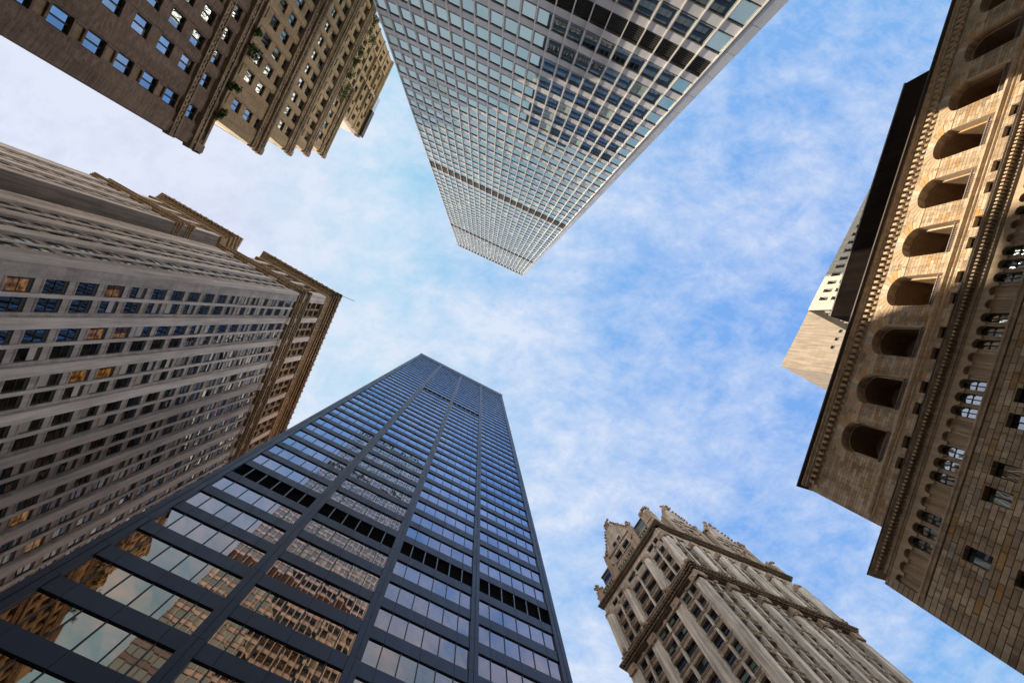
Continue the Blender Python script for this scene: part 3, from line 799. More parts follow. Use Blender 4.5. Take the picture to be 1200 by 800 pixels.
# shrubs on its terraces
M_leaf, t, o = newmat('leaves'); ge = t.nodes.new('ShaderNodeNewGeometry')
lc = ramp(t, ge.outputs['Random Per Island'], [(0, (0.03, 0.06, 0.015)), (0.6, (0.06, 0.11, 0.025)), (1, (0.11, 0.16, 0.045))])
principled(t, o, lc, 0.6, 0, 0.3)
M_bark = mat_plain('bark', (0.07, 0.05, 0.035), 0.9)
def shrub(loc, r, h, label, group, over=0.5):
    root = thing('terrace_shrub', label, 'shrub', loc, group)
    b = MB(); b.cyl(0, 0, 0.07, -0.2, h*0.6, 0, 6, 0.03)
    for k in range(4):
        a = k*1.6; b.poly([(0, 0, h*.25), (.05, 0, h*.25), (r*.6*math.cos(a), r*.6*math.sin(a), h*.7)])
    o = bpy.data.objects.new('trunk', b.mesh('trunk', [M_bark])); COL.objects.link(o); o.parent = root
    c = MB()
    cl_ = [(random.gauss(0, r*.45), random.gauss(0, r*.45), h*random.uniform(.25, .95)) for _ in range(9)]
    for q in range(420):
        k = random.choice(cl_)
        p = Vector(k) + Vector((random.gauss(0, 1), random.gauss(0, 1), random.gauss(0, 1))) * r*0.22
        s_ = random.uniform(0.10, 0.20); n1_ = Vector((random.gauss(0, 1), random.gauss(0, 1), random.gauss(0, 1))).normalized()
        n2_ = n1_.orthogonal().normalized(); n3_ = n1_.cross(n2_)
        c.poly([tuple(p-n2_*s_), tuple(p+n3_*s_*0.55), tuple(p+n2_*s_), tuple(p-n3_*s_*0.55)])
    o = bpy.data.objects.new('crown', c.mesh('crown', [M_leaf])); COL.objects.link(o); o.parent = root
lowT, topT = TERR
ql, qt = 32.0/60, 41.0/60
SH_LOW = [(-12.9, 0.62, 1.2, 'small dark green shrub leaning over the lowest brick terrace, nearest its free corner'),
          (-19.0, 0.60, 1.1, 'second green shrub from the free corner on the lowest brick terrace'),
          (-25.9, 0.85, 1.5, 'largest bushy shrub on the lowest brick terrace, third from its corner'),
          (-29.3, 0.45, 0.9, 'small shrub on the lowest brick terrace, just beyond the largest one')]
for s_, r, h, lab in SH_LOW:
    shrub(lowT[0].world(lowT[1]-s_*ql, 0.3, lowT[2]-0.3), r, h, lab, 'shrubs on the lowest terrace')
SH_TOP = [(-38.6, 1.5, 2.6, 'long bushy shrub at the lower end of the high terrace row, below the crowning block'),
          (-43.5, 1.2, 2.0, 'green shrub second from the lower end of the high terrace row'),
          (-46.6, 0.9, 1.6, 'narrow shrub third from the lower end of the high terrace row'),
          (-49.6, 1.1, 1.9, 'rounded green shrub in the upper half of the high terrace row'),
          (-54.2, 1.3, 2.2, 'bushy shrub second from the upper end of the high terrace row'),
          (-58.9, 1.4, 2.4, 'trailing shrub at the upper end of the high terrace row, beside the glass tower edge')]
for s_, r, h, lab in SH_TOP:
    shrub(topT[0].world(topT[1]-s_*qt, 0.45, topT[2]-0.5), r, h, lab, 'shrubs on the high terrace')

# ================================================================== 5. sandstone bank palace with arches (right)
def stone_palace():
    def P(D, s): return (-0.9563*-1*D + -0.2924*s, 0.2924*D + 0.9563*s)
    root = thing('arcaded_stone_palace', 'tan sandstone palazzo with a row of deep round arches above a bracketed cornice and arcade', 'building', (*P(60, -30), 0))
    ST = [(0.0, (0.36, 0.255, 0.165)), (0.35, (0.45, 0.335, 0.225)), (0.62, (0.52, 0.40, 0.28)), (0.84, (0.57, 0.455, 0.33)), (0.88, (0.40, 0.23, 0.10)), (0.94, (0.48, 0.285, 0.12)), (0.97, (0.37, 0.345, 0.31)), (1.0, (0.33, 0.21, 0.13))]
    M_lo = mat_ashlar('rusticated sandstone', 1.55, 0.66, ST, (0.035, 0.026, 0.02), 0.04, 0.055, 1.0, streak=0.42)
    M_up = mat_ashlar('coursed sandstone', 1.25, 0.56, ST, (0.06, 0.045, 0.032), 0.022, 0.034, 0.8, streak=0.40)
    M_sm = mat_stone('carved sandstone', (0.40, 0.295, 0.20), (0.54, 0.42, 0.295), 0.35, 0.5, 5)
    M_vs, t, o = newmat('arch stones'); ge = t.nodes.new('ShaderNodeNewGeometry'); vv = objco(t)
    c = ramp(t, ge.outputs['Random Per Island'], ST); c = mixc(t, 1.0, c, ramp(t, noise(t, vv, 3, 8, .7), [(0.3, 0.75), (0.7, 1.12)]), 'MULTIPLY')
    principled(t, o, c, 0.85, 0, 0.25)
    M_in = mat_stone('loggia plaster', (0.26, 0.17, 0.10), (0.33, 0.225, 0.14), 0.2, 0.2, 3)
    M_cop = mat_plain('dark copper gutter', (0.055, 0.042, 0.036), 0.6, 0.2)
    M_ir = mat_plain('stone balusters', (0.24, 0.20, 0.19), 0.8)
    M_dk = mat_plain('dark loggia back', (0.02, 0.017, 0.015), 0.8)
    M_fr = mat_plain('bronze window frames', (0.03, 0.028, 0.022), 0.5, 0.3)
    M_gl = mat_glass('palace glass', (0.86, 0.93, 1.0), 0.42, (0.012, 0.018, 0.016), (0.10, 0.24, 0.22), 0.16, 0.016, 0.25)
    lo = Frame(*P(46.9, 12.8), 287, -1)         # x runs up the picture from the free corner: s = 12.8 - x
    up = Frame(*P(52.0, 8.71), 287, -1)         # s = 8.71 - x
    # in these frames outward is -y of a frame turned by 287, i.e. towards the street
    wins = []
    L = 92.0; per = 6.78
    # ---- lower wall
    cen = [12.8-7.28] + [12.8-(0.57-per*k) for k in range(0, 12)]
    ws = [(cen[0]-0.67, cen[0]+0.67, z, z+2.75) for z in (46.6, 41.6, 36.6, 31.6)]
    for cc in cen[1:]:
        for z in (46.6, 41.6, 36.6, 31.6):
            ws += [(cc-1.16-0.66, cc-1.16+0.66, z, z+2.75), (cc+1.16-0.66, cc+1.16+0.66, z, z+2.75)]
    mb = MB(); hole_grid(mb, 0, L, 0, 51.6, ws, lambda x, z: (0.0, 0), -0.7, -1.5)
    lo.put(mb, 'wall', [M_lo], root)
    for a, b, z0, z1 in ws: wins.append((lo, a, b, -0.6, z0, z1, 'pair'))
    mb = MB(); mb.box(0.01, 34, -1.0, -0.01, 0, 56.5)
    Frame(lo.o.x, lo.o.y, 17, -1).put(mb, 'end_wall', M_lo, root)
    # ---- arcade course: 3 windows, 2 blind niches, repeating
    ap = per/5; w = 0.50                       # half width of an arch
    x0s = [0.20 + ap*i for i in range(66)]
    back = MB(); arc = MB(); shaft = MB(); niches = []
    zb, zs_ = 52.25, 54.95
    for i, xc in enumerate(x0s):
        blind = (i % 5) in (0, 1, 2) if i < 3 else ((i-3) % 5) in (3, 4)
        xl, xr = xc-ap/2, xc+ap/2
        if xl < 0: xl = 0.0
        n = 8; pts = []
        for j in range(n+1):
            a = math.pi*j/n; pts.append((xc + w*math.cos(a), zs_ + w*math.sin(a)))
        ztop = 56.2
        # spandrel over the arch
        for j in range(n):
            (xa, za), (xb_, zb_) = pts[j], pts[j+1]
            arc.poly([(xa, 0, za), (xa, 0, ztop), (xb_, 0, ztop), (xb_, 0, zb_)])
            arc.poly([(xa, 0, za), (xb_, 0, zb_), (xb_, -0.75, zb_), (xa, -0.75, za)])
        if xl < xc-w: arc.poly([(xl, 0, zs_-0.35), (xl, 0, ztop), (xc-w, 0, ztop), (xc-w, 0, zs_-0.35)])
        arc.poly([(xc+w, 0, zs_-0.35), (xc+w, 0, ztop), (xr, 0, ztop), (xr, 0, zs_-0.35)])
        arc.poly([(xl, 0, zs_-0.35), (max(xl, xc-w), 0, zs_-0.35), (max(xl, xc-w), -0.75, zs_-0.35), (xl, -0.75, zs_-0.35)])
        arc.poly([(xr, 0, zs_-0.35), (xc+w, 0, zs_-0.35), (xc+w, -0.75, zs_-0.35), (xr, -0.75, zs_-0.35)])
        for sx in (xc-w, xc+w): arc.poly([(sx, 0, zs_-0.35), (sx, 0, zs_), (sx, -0.75, zs_), (sx, -0.75, zs_-0.35)])
        # back: curved niche or window
        if blind:
            nb = MB()
            for j in range(6):
                a0 = math.pi*j/6; a1 = math.pi*(j+1)/6
                nb.poly([(xc+w*math.cos(a0), -0.2-0.28*math.sin(a0), zb), (xc+w*math.cos(a0), -0.2-0.28*math.sin(a0), zs_+w), (xc+w*math.cos(a1), -0.2-0.28*math.sin(a1), zs_+w), (xc+w*math.cos(a1), -0.2-0.28*math.sin(a1), zb)])
            lo.put(nb, 'blind_niche', M_sm, root)
        else: wins.append((lo, xc-w, xc+w, -0.62, zb, zs_+w, 'quad'))
        # coupled colonnettes
        for dx in (-0.1, 0.1):
            shaft.cyl(xr+dx*1.0, -0.18, 0.085, zb+0.2, zs_-0.55, 0, 7)
            shaft.cyl(xr+dx*1.0, -0.18, 0.10, zs_-0.55, zs_-0.35, 0, 7, 0.16)
        shaft.box(xr-0.26, xr+0.26, -0.42, 0.06, zs_-0.40, zs_-0.352)
        shaft.box(xr-0.24, xr+0.24, -0.40, 0.02, zb, zb+0.2)
        shaft.box(xr-0.17, xr+0.17, -0.75, -0.3, zb, zs_-0.36)
    lo.put(arc, 'arcade', M_sm, root); lo.put(shaft, 'colonnettes', M_sm, root)
    c = MB(); c.box(0, L, -1.6, -0.8, 51.0, 57.4)
    lo.put(c, 'arcade_back_wall', M_sm, root)
    c = MB(); c.profile(-0.12, L, [(-0.9, 51.55), (0.10, 51.55), (0.16, 51.8), (0.28, 51.95), (0.28, 52.12), (0.1, 52.24), (-0.9, 52.24)])
    lo.put(c, 'sill_course', M_sm, root)
    c = MB(); c.profile(-0.1, L, [(-0.9, 56.2), (0.05, 56.2), (0.18, 56.35), (0.1, 56.5), (0.12, 57.2), (-0.9, 57.2)])
    lo.put(c, 'frieze', M_sm, root)
    c = MB(); c.box(-0.16, L, -0.4, 0.20, 56.36, 56.44)
    lo.put(c, 'frieze_fillet', M_cop, root)
    c = MB(); c.profile(-0.9, L, [(-5.2, 57.35), (0.45, 57.35), (0.95, 57.62), (0.95, 57.85), (0.3, 58.2), (-5.2, 58.3)], 0)
    lo.put(c, 'cornice', M_sm, root)
    c = MB(); c.profile(-0.94, L, [(0.2, 57.87), (1.0, 57.70), (1.03, 57.86), (0.3, 58.27)], 0)
    lo.put(c, 'cornice_edge', M_cop, root)
    c = MB(); x = -0.1
    while x < L: c.box(x, x+0.2, 0.0, 0.72, 57.0, 57.38); x += 0.4
    lo.put(c, 'dentil_row', M_sm, root, kind='stuff')
    # ---- upper wall with loggia arches
    x_off = 8.71
    acs = [x_off-(0.59-per*k) for k in range(0, 12)]
    hw = 2.05; zb, zs_, zc = 68.6, 75.1, 79.3
    ws = []
    for cc in acs:
        ws += [(cc-1.30-0.72, cc-1.30+0.72, 63.9, 66.4), (cc+1.30-0.72, cc+1.30+0.72, 63.9, 66.4)]
    mb = MB(); hole_grid(mb, 0, L-4, 57.5, 67.6, ws, lambda x, z: (0.0, 0), -0.75, -1.6)
    up.put(mb, 'wall', [M_up], root)
    for a, b, z0, z1 in ws: wins.append((up, a, b, -0.6, z0, z1, 'pair'))
    c = MB(); c.profile(-0.2, L-4, [(-0.9, 67.55), (0.08, 67.55), (0.3, 67.8), (0.3, 68.1), (0.12, 68.35), (-0.9, 68.6)])
    c.profile(-0.14, L-4, [(-0.9, 66.95), (0.05, 66.95), (0.16, 67.1), (0.05, 67.25), (-0.9, 67.25)])
    up.put(c, 'string_course', M_sm, root)
    wall = MB(); inner = MB(); prev = 0.0
    for q, cc in enumerate(acs):
        a, b = cc-hw, cc+hw
        wall.poly([(prev, 0, zb-0.5), (prev, 0, zc), (a, 0, zc), (a, 0, zb-0.5)])
        n = 16; pts = [(cc+hw*math.cos(math.pi*j/n), zs_+hw*math.sin(math.pi*j/n)) for j in range(n+1)]
        for j in range(n):
            (xa, za), (xb_, zb_) = pts[j], pts[j+1]
            wall.poly([(xa, 0, za), (xa, 0, zc), (xb_, 0, zc), (xb_, 0, zb_)])
            inner.poly([(xa, 0, za), (xb_, 0, zb_), (xb_, -1.1, zb_), (xa, -1.1, za)], 0)
            k = 0.90                                           # deeper vault, slightly smaller
            xa2, xb2 = cc+(xa-cc)*k, cc+(xb_-cc)*k; za2, zb2 = zs_+(za-zs_)*k, zs_+(zb_-zs_)*k
            inner.poly([(xa, -1.1, za), (xb_, -1.1, zb_), (xb2, -1.1, zb2), (xa2, -1.1, za2)], 0)
            inner.poly([(xa2, -1.1, za2), (xb2, -1.1, zb2), (xb2, -5.0, zb2), (xa2, -5.0, za2)], 1)
        for sx, s2 in ((a, cc-hw*0.9), (b, cc+hw*0.9)):
            inner.poly([(sx, 0, zb), (sx, 0, zs_), (sx, -1.1, zs_), (sx, -1.1, zb)], 0)
            inner.poly([(sx, -1.1, zb), (sx, -1.1, zs_), (s2, -1.1, zs_), (s2, -1.1, zb)], 0)
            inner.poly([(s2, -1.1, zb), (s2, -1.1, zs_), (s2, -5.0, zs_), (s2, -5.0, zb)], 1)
        inner.poly([(a, 0, zb), (b, 0, zb), (b, -5, zb), (a, -5, zb)], 0)
        # back wall of the loggia with an arched doorway
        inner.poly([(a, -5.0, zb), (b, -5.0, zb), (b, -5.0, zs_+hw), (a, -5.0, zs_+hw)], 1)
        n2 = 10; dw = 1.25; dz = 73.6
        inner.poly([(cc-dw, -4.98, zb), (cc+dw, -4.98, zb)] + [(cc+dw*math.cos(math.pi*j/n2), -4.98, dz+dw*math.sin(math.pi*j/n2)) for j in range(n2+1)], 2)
        dr = MB()                                              # iron-framed screen in the doorway
        for xx in (-0.62, 0.0, 0.62): dr.box(cc+xx-0.04, cc+xx+0.04, -4.96, -4.88, zb, dz+math.sqrt(max(0.0, dw*dw-xx*xx)))
        for zz in (zb+1.3, zb+2.9, dz): dr.box(cc-dw, cc+dw, -4.95, -4.89, zz, zz+0.08)
        dr.box(cc-dw-0.2, cc-dw, -4.97, -4.8, zb, dz); dr.box(cc+dw, cc+dw+0.2, -4.97, -4.8, zb, dz)
        up.put(dr, 'loggia_screen', M_fr, root)
        prev = b
        # arch stones, stepped outwards like the courses
        vs = MB(); nv = 13
        for j in range(nv):
            a0 = math.pi*j/nv + 0.012; a1 = math.pi*(j+1)/nv - 0.012
            ro = hw + (1.15 if j % 2 else 1.55) + (0.35 if abs(j-nv//2) <= 1 else 0)
            ro = min(ro, 4.1)
            vs.prism([(cc+(hw+.01)*math.cos(a0), zs_+(hw+.01)*math.sin(a0)), (cc+ro*math.cos(a0), zs_+ro*math.sin(a0)), (cc+ro*math.cos(a1), zs_+ro*math.sin(a1)), (cc+(hw+.01)*math.cos(a1), zs_+(hw+.01)*math.sin(a1))], -0.3, 0.035)
        up.put(vs, 'arch_surround', M_vs, root)
        bl = MB()                                              # balustrade across the arch
        x = a+0.2
        while x < b-0.1: bl.cyl(x, -0.55, 0.055, zb+0.1, zb+1.15, 0, 6); bl.lump((x, -0.55, zb+0.5), (.1, .1, .22), 0, 6, 3, 0); x += 0.25
        bl.box(a, b, -0.66, -0.44, zb+1.15, zb+1.28); bl.box(a, b, -0.66, -0.44, zb+0.0, zb+0.1)
        up.put(bl, 'balustrade', M_ir, root)
    wall.poly([(prev, 0, zb-0.5), (prev, 0, zc), (L-4, 0, zc), (L-4, 0, zb-0.5)])
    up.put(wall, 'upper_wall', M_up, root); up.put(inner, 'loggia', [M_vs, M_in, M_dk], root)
    mb = MB(); mb.box(0.01, 30, -1.0, -0.01, 56.5, 80.6)
    Frame(up.o.x, up.o.y, 17, -1).put(mb, 'end_wall', M_up, root)
    # crowning cornice carried on little round-headed brackets
    c = MB(); pb = per/8.0; x = 0.1
    while x < L-4:
        c.prism([(x, 79.0), (x+0.34, 79.0), (x+0.34, 80.25), (x, 80.25)], -0.2, 0.46)
        c.lump((x+0.17, 0.46, 79.15), (0.17, 0.14, 0.2), 0, 6, 3, 0.05)
        for j in range(6):                                     # small arch between two brackets
            a0 = math.pi*j/6; a1 = math.pi*(j+1)/6; r = (pb-0.34)/2; xc = x+0.34+r
            c.poly([(xc+r*math.cos(a0), 0.46, 79.85+r*math.sin(a0)), (xc+r*math.cos(a0), 0.46, 80.25), (xc+r*math.cos(a1), 0.46, 80.25), (xc+r*math.cos(a1), 0.46, 79.85+r*math.sin(a1))])
            c.poly([(xc+r*math.cos(a0), 0.46, 79.85+r*math.sin(a0)), (xc+r*math.cos(a1), 0.46, 79.85+r*math.sin(a1)), (xc+r*math.cos(a1), 0, 79.85+r*math.sin(a1)), (xc+r*math.cos(a0), 0, 79.85+r*math.sin(a0))])
        x += pb
    up.put(c, 'corbel_table', M_sm, root)
    c = MB(); c.profile(-0.3, L-4, [(-0.9, 78.55), (0.02, 78.55), (0.10, 78.7), (0.02, 78.85), (-0.9, 79.3)])
    c.profile(-0.75, L-4, [(-0.9, 80.25), (0.66, 80.25), (0.72, 80.45), (1.0, 80.6), (1.05, 80.85), (-0.9, 80.86)])
    up.put(c, 'cornice', M_sm, root)
    c = MB(); c.profile(-1.2, L-4, [(-0.9, 80.87), (1.2, 80.87), (1.42, 81.0), (1.42, 81.25), (-0.9, 81.6)])
    up.put(c, 'gutter', M_cop, root)
    solid(root, 'inner_mass', [P(54.5+3.2, 5.0), P(75, 5.0), P(75, -82), P(54.5+3.2, -82)], 50, 80.7, M_dk)
    solid(root, 'inner_mass', [P(49, 11.5), P(80, 11.5), P(80, -76), P(49, -76)], 0, 57.0, M_dk)
    fit_windows(root, wins, M_fr, M_gl)
    return root
at_distance(stone_palace(), 0.56)

# ================================================================== 6. towers behind the palace
def slab_building():
    def P(D, s): return (0.9563*D - 0.2924*s, 0.2924*D + 0.9563*s)
    root = thing('dark_slab_building', 'plain dark brown slab building rising just behind the sandstone palace cornice', 'building', (*P(68, -40), 0))
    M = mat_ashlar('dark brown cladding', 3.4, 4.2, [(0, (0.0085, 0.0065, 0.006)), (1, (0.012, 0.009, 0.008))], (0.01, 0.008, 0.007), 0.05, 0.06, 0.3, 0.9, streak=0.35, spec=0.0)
    fr = Frame(*P(60.5, -19.0), 287, -1)
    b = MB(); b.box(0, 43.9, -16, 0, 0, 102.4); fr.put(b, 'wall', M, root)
    b = MB(); b.box(-0.08, 44.0, -16.1, 0.08, 102.4, 102.75); fr.put(b, 'parapet', mat_plain('dark coping', (0.06, 0.05, 0.045), 0.5), root)
slab_building()
def white_building():
    root = thing('white_slotted_building', 'white stone building with a row of tall dark slot windows under its roof edge', 'building', (90, -15, 0))
    M = mat_stone('white cladding', (0.38, 0.36, 0.31), (0.47, 0.445, 0.39), 0.25, 0.1, 3)
    M_dk = mat_plain('slot frames', (0.03, 0.03, 0.032), 0.5); M_gl = mat_glass('slot glass', (0.7, 0.8, 0.9), 0.15, pb=0.05)
    fr = Frame(78.8, -3.4, 296.7, -1); p = 2.12
    ws = [(1.0+p*i, 1.0+p*i+0.95, z, z+3.4) for i in range(24) for z in (129.2, 124.6, 120.0, 115.4)]
    mb = MB(); hole_grid(mb, 0, 54, 100, 135, ws, lambda x, z: (0.0, 0), -0.9, -1.5)
    fr.put(mb, 'wall', M, root)
    fe = Frame(78.8, -3.4, 26.7, -1); ws2 = [(1.6+p*i, 1.6+p*i+0.95, z, z+3.4) for i in range(12) for z in (129.2, 124.6, 120.0)]
    mb = MB(); hole_grid(mb, 0.02, 28, 100, 135, ws2, lambda x, z: (0.0, 0), -0.9, -1.5); fe.put(mb, 'end_wall', M, root)
    solid(root, 'inner_mass', [tuple(fr.world(1.2, -1.2, 0)[:2]), tuple(fr.world(53, -1.2, 0)[:2]), tuple(fr.world(53, -26, 0)[:2]), tuple(fr.world(1.2, -26, 0)[:2])], 0, 134.5, M)
    fit_windows(root, [(fr, a, b, -0.7, z0, z1, 'plain') for a, b, z0, z1 in ws] + [(fe, a, b, -0.7, z0, z1, 'plain') for a, b, z0, z1 in ws2], M_dk, M_gl)
white_building()
def concrete_tower():
    root = thing('concrete_tower', 'blank beige concrete tower with a sharp corner and a few tiny square windows', 'building', (105, 5, 0))
    M = mat_stone('board-marked concrete', (0.21, 0.172, 0.135), (0.29, 0.24, 0.19), 0.4, 0.3, 3)
    M_dk = mat_plain('tiny window frames', (0.02, 0.02, 0.025), 0.5); M_gl = mat_glass('tiny window glass', (0.6, 0.7, 0.95), 0.3, pb=0)
    fr = Frame(90.4, 13.3, 296.7, -1)
    ws = [(x, x+0.95, z, z+1.65) for x in (5.95, 8.35, 10.75) for z in (148.0, 143.9, 139.8)]
    mb = MB(); hole_grid(mb, 0, 36, 0, 168.9, ws, lambda x, z: (0.0, 0), -0.4, -1.2); fr.put(mb, 'wall', M, root)
    fe = Frame(90.4, 13.3, 28, -1); mb = MB(); mb.box(0.02, 40, -1.0, 0.0, 0, 168.9); fe.put(mb, 'end_wall', M, root)
    solid(root, 'inner_mass', [tuple(fr.world(1.2, -1.2, 0)[:2]), tuple(fr.world(35, -1.2, 0)[:2]), tuple(fr.world(35, -36, 0)[:2]), tuple(fr.world(1.2, -36, 0)[:2])], 0, 168.5, M)
    fit_windows(root, [(fr, a, b, -0.3, z0, z1, 'plain') for a, b, z0, z1 in ws], M_dk, M_gl)
concrete_tower()

# ================================================================== 7. gothic terracotta tower (bottom right)
def gothic_tower():
    PX, PY = 34.05, 40.73
    left = Frame(PX, PY, 123.2, 1); right = Frame(PX, PY, 22.7, -1)
    root = thing('gothic_terracotta_tower', 'slender off-white terracotta gothic tower with steep gables, finials and bracketed cornices', 'building', (*right.world(14, -8, 0)[:2], 0))
    M_tc = mat_ashlar('glazed terracotta', 0.9, 0.45, [(0, (0.45, 0.405, 0.36)), (0.6, (0.55, 0.505, 0.455)), (0.95, (0.61, 0.57, 0.52)), (1, (0.70, 0.67, 0.63))], (0.30, 0.25, 0.21), 0.01, 0.012, 0.3, streak=0.4)
    M_pier = mat_stone('weathered terracotta piers', (0.52, 0.49, 0.455), (0.78, 0.75, 0.71), 0.55, 0.5, 4, None)
    M_or = mat_stone('carved terracotta', (0.25, 0.195, 0.145), (0.52, 0.43, 0.345), 0.4, 0.9, 6)
    M_bn = mat_stone('stained cornice', (0.12, 0.09, 0.068), (0.24, 0.19, 0.15), 0.4, 0.6, 6)
    M_cu = mat_plain('green copper', (0.06, 0.12, 0.09), 0.7, 0.1)
    M_sl = mat_plain('roof slate', (0.10, 0.10, 0.10), 0.8)
    M_fr = mat_plain('dark sashes', (0.015, 0.016, 0.018), 0.5)
    M_gl = mat_glass('gothic tower glass', (0.72, 0.86, 1.0), 0.22, (0.008, 0.010, 0.013), (0.20, 0.30, 0.29), 0.25, 0.008, 0.4, refl_blind=0.6)
    wins = []
    # bays per face: windows and piers in x
    LW = [(1.12, 2.72), (3.06, 4.74), (6.74, 9.06), (9.34, 11.66), (13.62, 15.2), (15.54, 17.12)]
    LP = [(-0.5, 1.02), (4.95, 6.6), (11.8, 13.45), (17.4, 19.3)]
    RW = []; RP = [(-0.5, 1.0)]
    edges = [1.0, 5.75, 7.0, 11.3, 12.6, 16.9, 18.2, 22.3, 23.5, 28.0]
    for i in range(0, 10, 2):
        a, b = edges[i], edges[i+1]; m_ = (a+b)/2
        RW += [(a+0.25, m_-0.25), (m_+0.25, b-0.25)]
    RP += [(5.75, 7.0), (11.3, 12.6), (16.9, 18.2), (22.3, 23.5), (28.0, 29.9)]
    zr = [83.1 - 3.95*k for k in range(-1, 20)]
    for fr, WX, PXs, L in ((left, LW, LP, 19.3), (right, RW, RP, 29.9)):
        big = fr is left
        hd = -0.95 if big else -1.15
        ws = [(a, b, z, z+2.55) for a, b in WX for z in zr]
        def dfn(x, z): return (-0.38, 0)
        mb = MB(); hole_grid(mb, 0, L, 0, 90.0, ws, dfn, hd, -1.6); fr.put(mb, 'wall', [M_tc], root)
        up_rows = [94.6, 98.55, 102.5]
        ws2 = [(a, b, z, z+2.5) for a, b in WX for z in up_rows] + [(a, b, 107.3, 109.0) for a, b in WX]
        mb = MB(); hole_grid(mb, 0, L, 90.0, 113.2, ws2, dfn, hd, -1.6); fr.put(mb, 'upper_wall', [M_tc], root)
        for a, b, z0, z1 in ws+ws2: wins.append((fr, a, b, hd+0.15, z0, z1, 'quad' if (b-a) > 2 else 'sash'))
        # slim mullion piers between the two windows of a bay
        ms_ = MB(); orn = MB()
        for k in range(0, len(WX), 2):
            xm = (WX[k][1]+WX[k+1][0])/2
            ms_.box(xm-0.17, xm+0.17, -0.4, -0.06, 0, 89.0); ms_.box(xm-0.15, xm+0.15, -0.4, -0.08, 94, 106.0)
            for z in zr: orn.lump((xm, -0.05, z-0.75), (0.28, 0.2, 0.34), 0, 6, 3, 0.25)
            orn.lump((xm, 0.0, 89.2), (0.35, 0.3, 0.45)); orn.lump((xm, 0.0, 106.2), (0.35, 0.3, 0.45))
        fr.put(ms_, 'slim_piers', M_pier, root)
        for (a, b) in WX:                                       # dog-tooth bands and hoods of every spandrel
            for z in zr + up_rows:
                orn.box(a-0.05, b+0.05, -0.5, -0.2, z-0.2, z-0.004); orn.box(a-0.05, b+0.05, -0.5, -0.26, z-1.42, z-1.25)
                n = max(3, int((b-a)/0.28))
                for j in range(n):
                    xa = a + (b-a)*(j+0.25)/n
                    orn.box(xa, xa+(b-a)/n*0.5, -0.45, -0.22, z-1.22, z-0.98); orn.box(xa, xa+(b-a)/n*0.5, -0.45, -0.24, z-0.5, z-0.26)
        fr.put(orn, 'spandrel_ornament', M_or, root, kind='stuff')
        for q, (a, b) in enumerate(PXs):
            p = MB()
            if q == 0: a2 = -0.06
            else: a2 = a
            p.box(a2, b, -1.0, 0.12, 0, 88.2); p.box(a2+0.12, b-0.12, -1.0, 0.12+0.10, 0, 87.4)
            p.cyl((a2+b)/2, -0.05, (b-a2)*0.46, 93.2, 105.2, 0, 10)
            fr.put(p, 'pier', M_pier, root)
            for zz, s_ in ((88.9, 1.0), (105.9, 0.95), (93.3, 0.75)):
                cap = MB()
                for _ in range(9):
                    cap.lump(((a2+b)/2 + random.uniform(-.65, .65)*s_, 0.12+random.uniform(-.15, .3), zz+random.uniform(-.6, .75)), (.36*s_, .32*s_, .4*s_), 0, 6, 4, 0.3)
                cap.box((a2+b)/2-0.85*s_, (a2+b)/2+0.85*s_, -0.8, 0.5*s_, zz-0.65, zz+1.0)
                fr.put(cap, 'capital', M_or, root)
        # middle cornice
        c = MB(); cornice(c, -0.1, L, 90.3, 92.1, 0.85, 4, 0, 0.62, 0, 0.45, 0.3)
        x = 0.3
        while x < L: c.lump((x, 0.55, 90.6), (.2, .2, .3), 0, 5, 3, .2); x += 0.62
        fr.put(c, 'middle_cornice', M_bn, root)
        c = MB(); c.box(-0.2, L+0.2, -0.8, 0.35, 92.2, 92.6)
        x = 0.2
        while x < L: c.box(x, x+0.22, -0.2, 0.2, 92.6, 93.5); x += 0.5
        c.box(-0.2, L+0.2, -0.4, 0.3, 93.5, 93.8)
        for a, b in PXs:
            for _ in range(6): c.lump(((a+b)/2+random.uniform(-.5, .5), 0.45+random.uniform(-.1, .35), 92.4+random.uniform(-.2, 1.3)), (.34, .3, .42), 0, 6, 4, .3)
        fr.put(c, 'gallery', M_or, root)
        # upper cornice, copper panels, parapet
        c = MB(); cornice(c, -0.1, L, 110.5, 111.5, 0.55, 3, 0, 0.6, 0, 0.3, 0.3); fr.put(c, 'upper_cornice', M_bn, root)
        c = MB()
        for k in range(0, len(WX), 2): c.box(WX[k][0]-0.1, WX[k+1][1]+0.1, 0.2, 0.42, 111.6, 112.3)
        fr.put(c, 'copper_panels', M_cu, root)
        c = MB(); x = 0
        while x < L: c.box(x, x+0.35, -0.3, 0.2, 111.6, 113.6); x += 0.7
        c.box(-0.1, L+0.1, -0.35, 0.3, 113.6, 114.1)
        for a, b in PXs:
            c.box((a+b)/2-0.75, (a+b)/2+0.75, -1.2, 0.35, 111.6, 115.8)
            for _ in range(8): c.lump(((a+b)/2+random.uniform(-.6, .6), random.uniform(-.8, .5), 115.9+random.uniform(-.5, 1.6)), (.34, .34, .5), 0, 6, 4, .35)
        fr.put(c, 'parapet', M_or, root)
        # gables
        gl = [(9.1, 4.2, 120.4, 131.8)] if big else [(9.2, 3.7, 120.0, 130.8), (20.3, 4.1, 120.4, 131.4)]
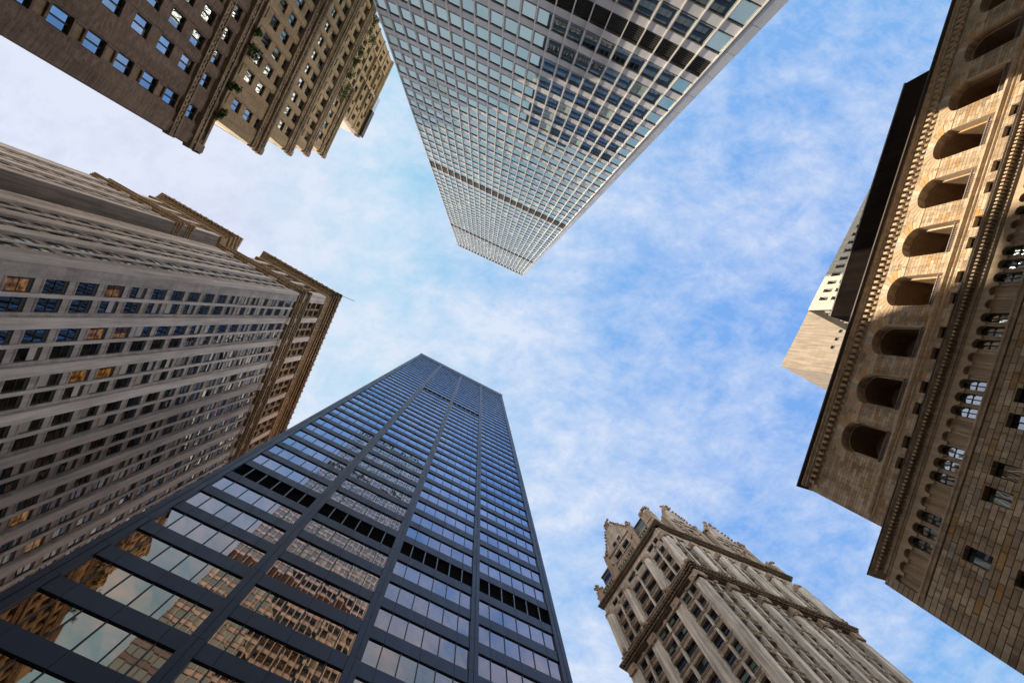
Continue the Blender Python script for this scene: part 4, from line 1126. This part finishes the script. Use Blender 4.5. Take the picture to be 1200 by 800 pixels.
        for gc, hw, zsh, zap in gl:
            g = MB(); n = 1
            gw = [(gc-2.3, gc-0.35, 112.3, 114.9), (gc+0.35, gc+2.3, 112.3, 114.9), (gc-2.3, gc-0.35, 116.4, 119.0), (gc+0.35, gc+2.3, 116.4, 119.0), (gc-1.3, gc-0.3, 121.2, 122.8), (gc+0.3, gc+1.3, 121.2, 122.8)]
            hole_grid(g, gc-hw, gc+hw, 111.6, zsh, gw[:4], lambda x, z: (0.05, 0), -0.6, -0.9)
            x_l, x_r = gc-hw, gc+hw
            fr.put(g, 'gable_wall', [M_tc], root)
            for a, b, z0, z1 in gw[:4]: wins.append((fr, a, b, -0.45, z0, z1, 'quad'))
            g = MB(); g.prism([(x_l, zsh), (x_r, zsh), (gc+1.1, zap-1.2), (gc-1.1, zap-1.2)], -0.9, 0.05)
            for a, b, z0, z1 in gw[4:]:
                g.box(a-.12, b+.12, 0.05, 0.16, z0-.12, z0); g.box(a-.12, b+.12, 0.05, 0.16, z1, z1+.12); g.box(a-.12, a, 0.05, 0.16, z0, z1); g.box(b, b+.12, 0.05, 0.16, z0, z1)
                wins.append((fr, a, b, 0.07, z0, z1, 'plain'))
            fr.put(g, 'gable_top', M_tc, root)
            r_ = MB()                                          # raking coping with crockets, shoulder piers, finials
            for sx in (-1, 1):
                for k in range(9):
                    f_ = (k+0.5)/9; xx = gc + sx*(1.1 + (hw-1.1)*(1-f_)); zz = zsh + (zap-1.2-zsh)*f_
                    r_.lump((xx, 0.0, zz+0.2), (.34, .55, .42), 0, 6, 3, .3)
                r_.box(gc+sx*hw-0.55, gc+sx*hw+0.55, -1.0, 0.45, 111.7, zsh+0.6)
                for _ in range(10): r_.lump((gc+sx*hw+random.uniform(-.4, .4), random.uniform(-.4, .5), zsh+0.6+random.uniform(0, 2.4)), (.34, .34, .5), 0, 6, 4, .35)
            for _ in range(16): r_.lump((gc+random.uniform(-1.1, 1.1), random.uniform(-.4, .45), zap-1.2+random.uniform(0, 1.9)), (.34, .34, .5), 0, 6, 4, .35)
            for zz in (115.6, 120.1): r_.box(gc-hw+.5, gc+hw-.5, -0.5, 0.28, zz, zz+0.35)
            r_.box(gc-0.16, gc+0.16, -0.3, 0.3, 112, zsh)
            fr.put(r_, 'gable_trim', M_or, root)
            s_ = MB()                                          # dormer roof running back
            s_.poly([(gc-hw, -0.7, zsh), (gc, -0.7, zap-.2), (gc, -9, zap-.2), (gc-hw, -9, zsh)]); s_.poly([(gc+hw, -0.7, zsh), (gc, -0.7, zap-.2), (gc, -9, zap-.2), (gc+hw, -9, zsh)])
            s_.box(gc-hw+.1, gc+hw-.1, -9, -0.85, 112, zsh-.05)
            fr.put(s_, 'dormer_roof', M_sl, root)
    # corner turret pieces
    c = MB(); 
    for (cx_, cz) in ((0.1, 116.0),):
        c.box(-0.9, 1.3, -1.6, 0.6, 111.6, 117.4); c.box(-0.6, 1.0, -1.3, 0.75, 113.0, 116.4)
        for _ in range(26): c.lump((0.2+random.uniform(-1.0, 1.0), -0.4+random.uniform(-.9, .9), 117.2+random.uniform(-.8, 2.8)), (.38, .38, .5), 0, 6, 4, .35)
    left.put(c, 'corner_pinnacle', M_or, root)
    # dark little dormers beside the big gable
    for xa in (2.6, 15.2):
        c = MB(); c.box(xa-1.45, xa+1.45, -4, -0.25, 112, 118.6, 0); c.box(xa-1.6, xa+1.6, -4, -0.05, 118.6, 119.0, 0); c.box(xa-1.1, xa+1.1, -0.25, -0.2, 113.6, 117.6, 1)
        left.put(c, 'dormer', [M_sl, M_gl], root)
    a = left.world(1.3, -1.3, 0); 
    q = [left.world(0.9, -1.4, 0), left.world(18.4, -1.4, 0)]
    q3 = right.world(29.0, -1.4, 0); far = q[1] + (q3 - q[0])
    solid(root, 'inner_mass', [tuple(p[:2]) for p in (q[0], q[1], far, q3)], 0, 111.0, M_sl)
    # steep hipped roof
    mb = MB(); base = [Vector((*p[:2], 112.0)) for p in (q[0], q[1], far, q3)]; ctr = sum(base, Vector())/4
    topv = [ctr + (p-ctr)*0.35 + Vector((0, 0, 15)) for p in base]
    rl = root.location
    for i in range(4):
        j = (i+1) % 4; mb.poly([tuple(base[i]-rl), tuple(base[j]-rl), tuple(topv[j]-rl), tuple(topv[i]-rl)])
    mb.poly([tuple(p-rl) for p in topv])
    o = bpy.data.objects.new('roof', mb.mesh('roof', [M_sl])); COL.objects.link(o); o.parent = root
    fit_windows(root, wins, M_fr, M_gl)
gothic_tower()
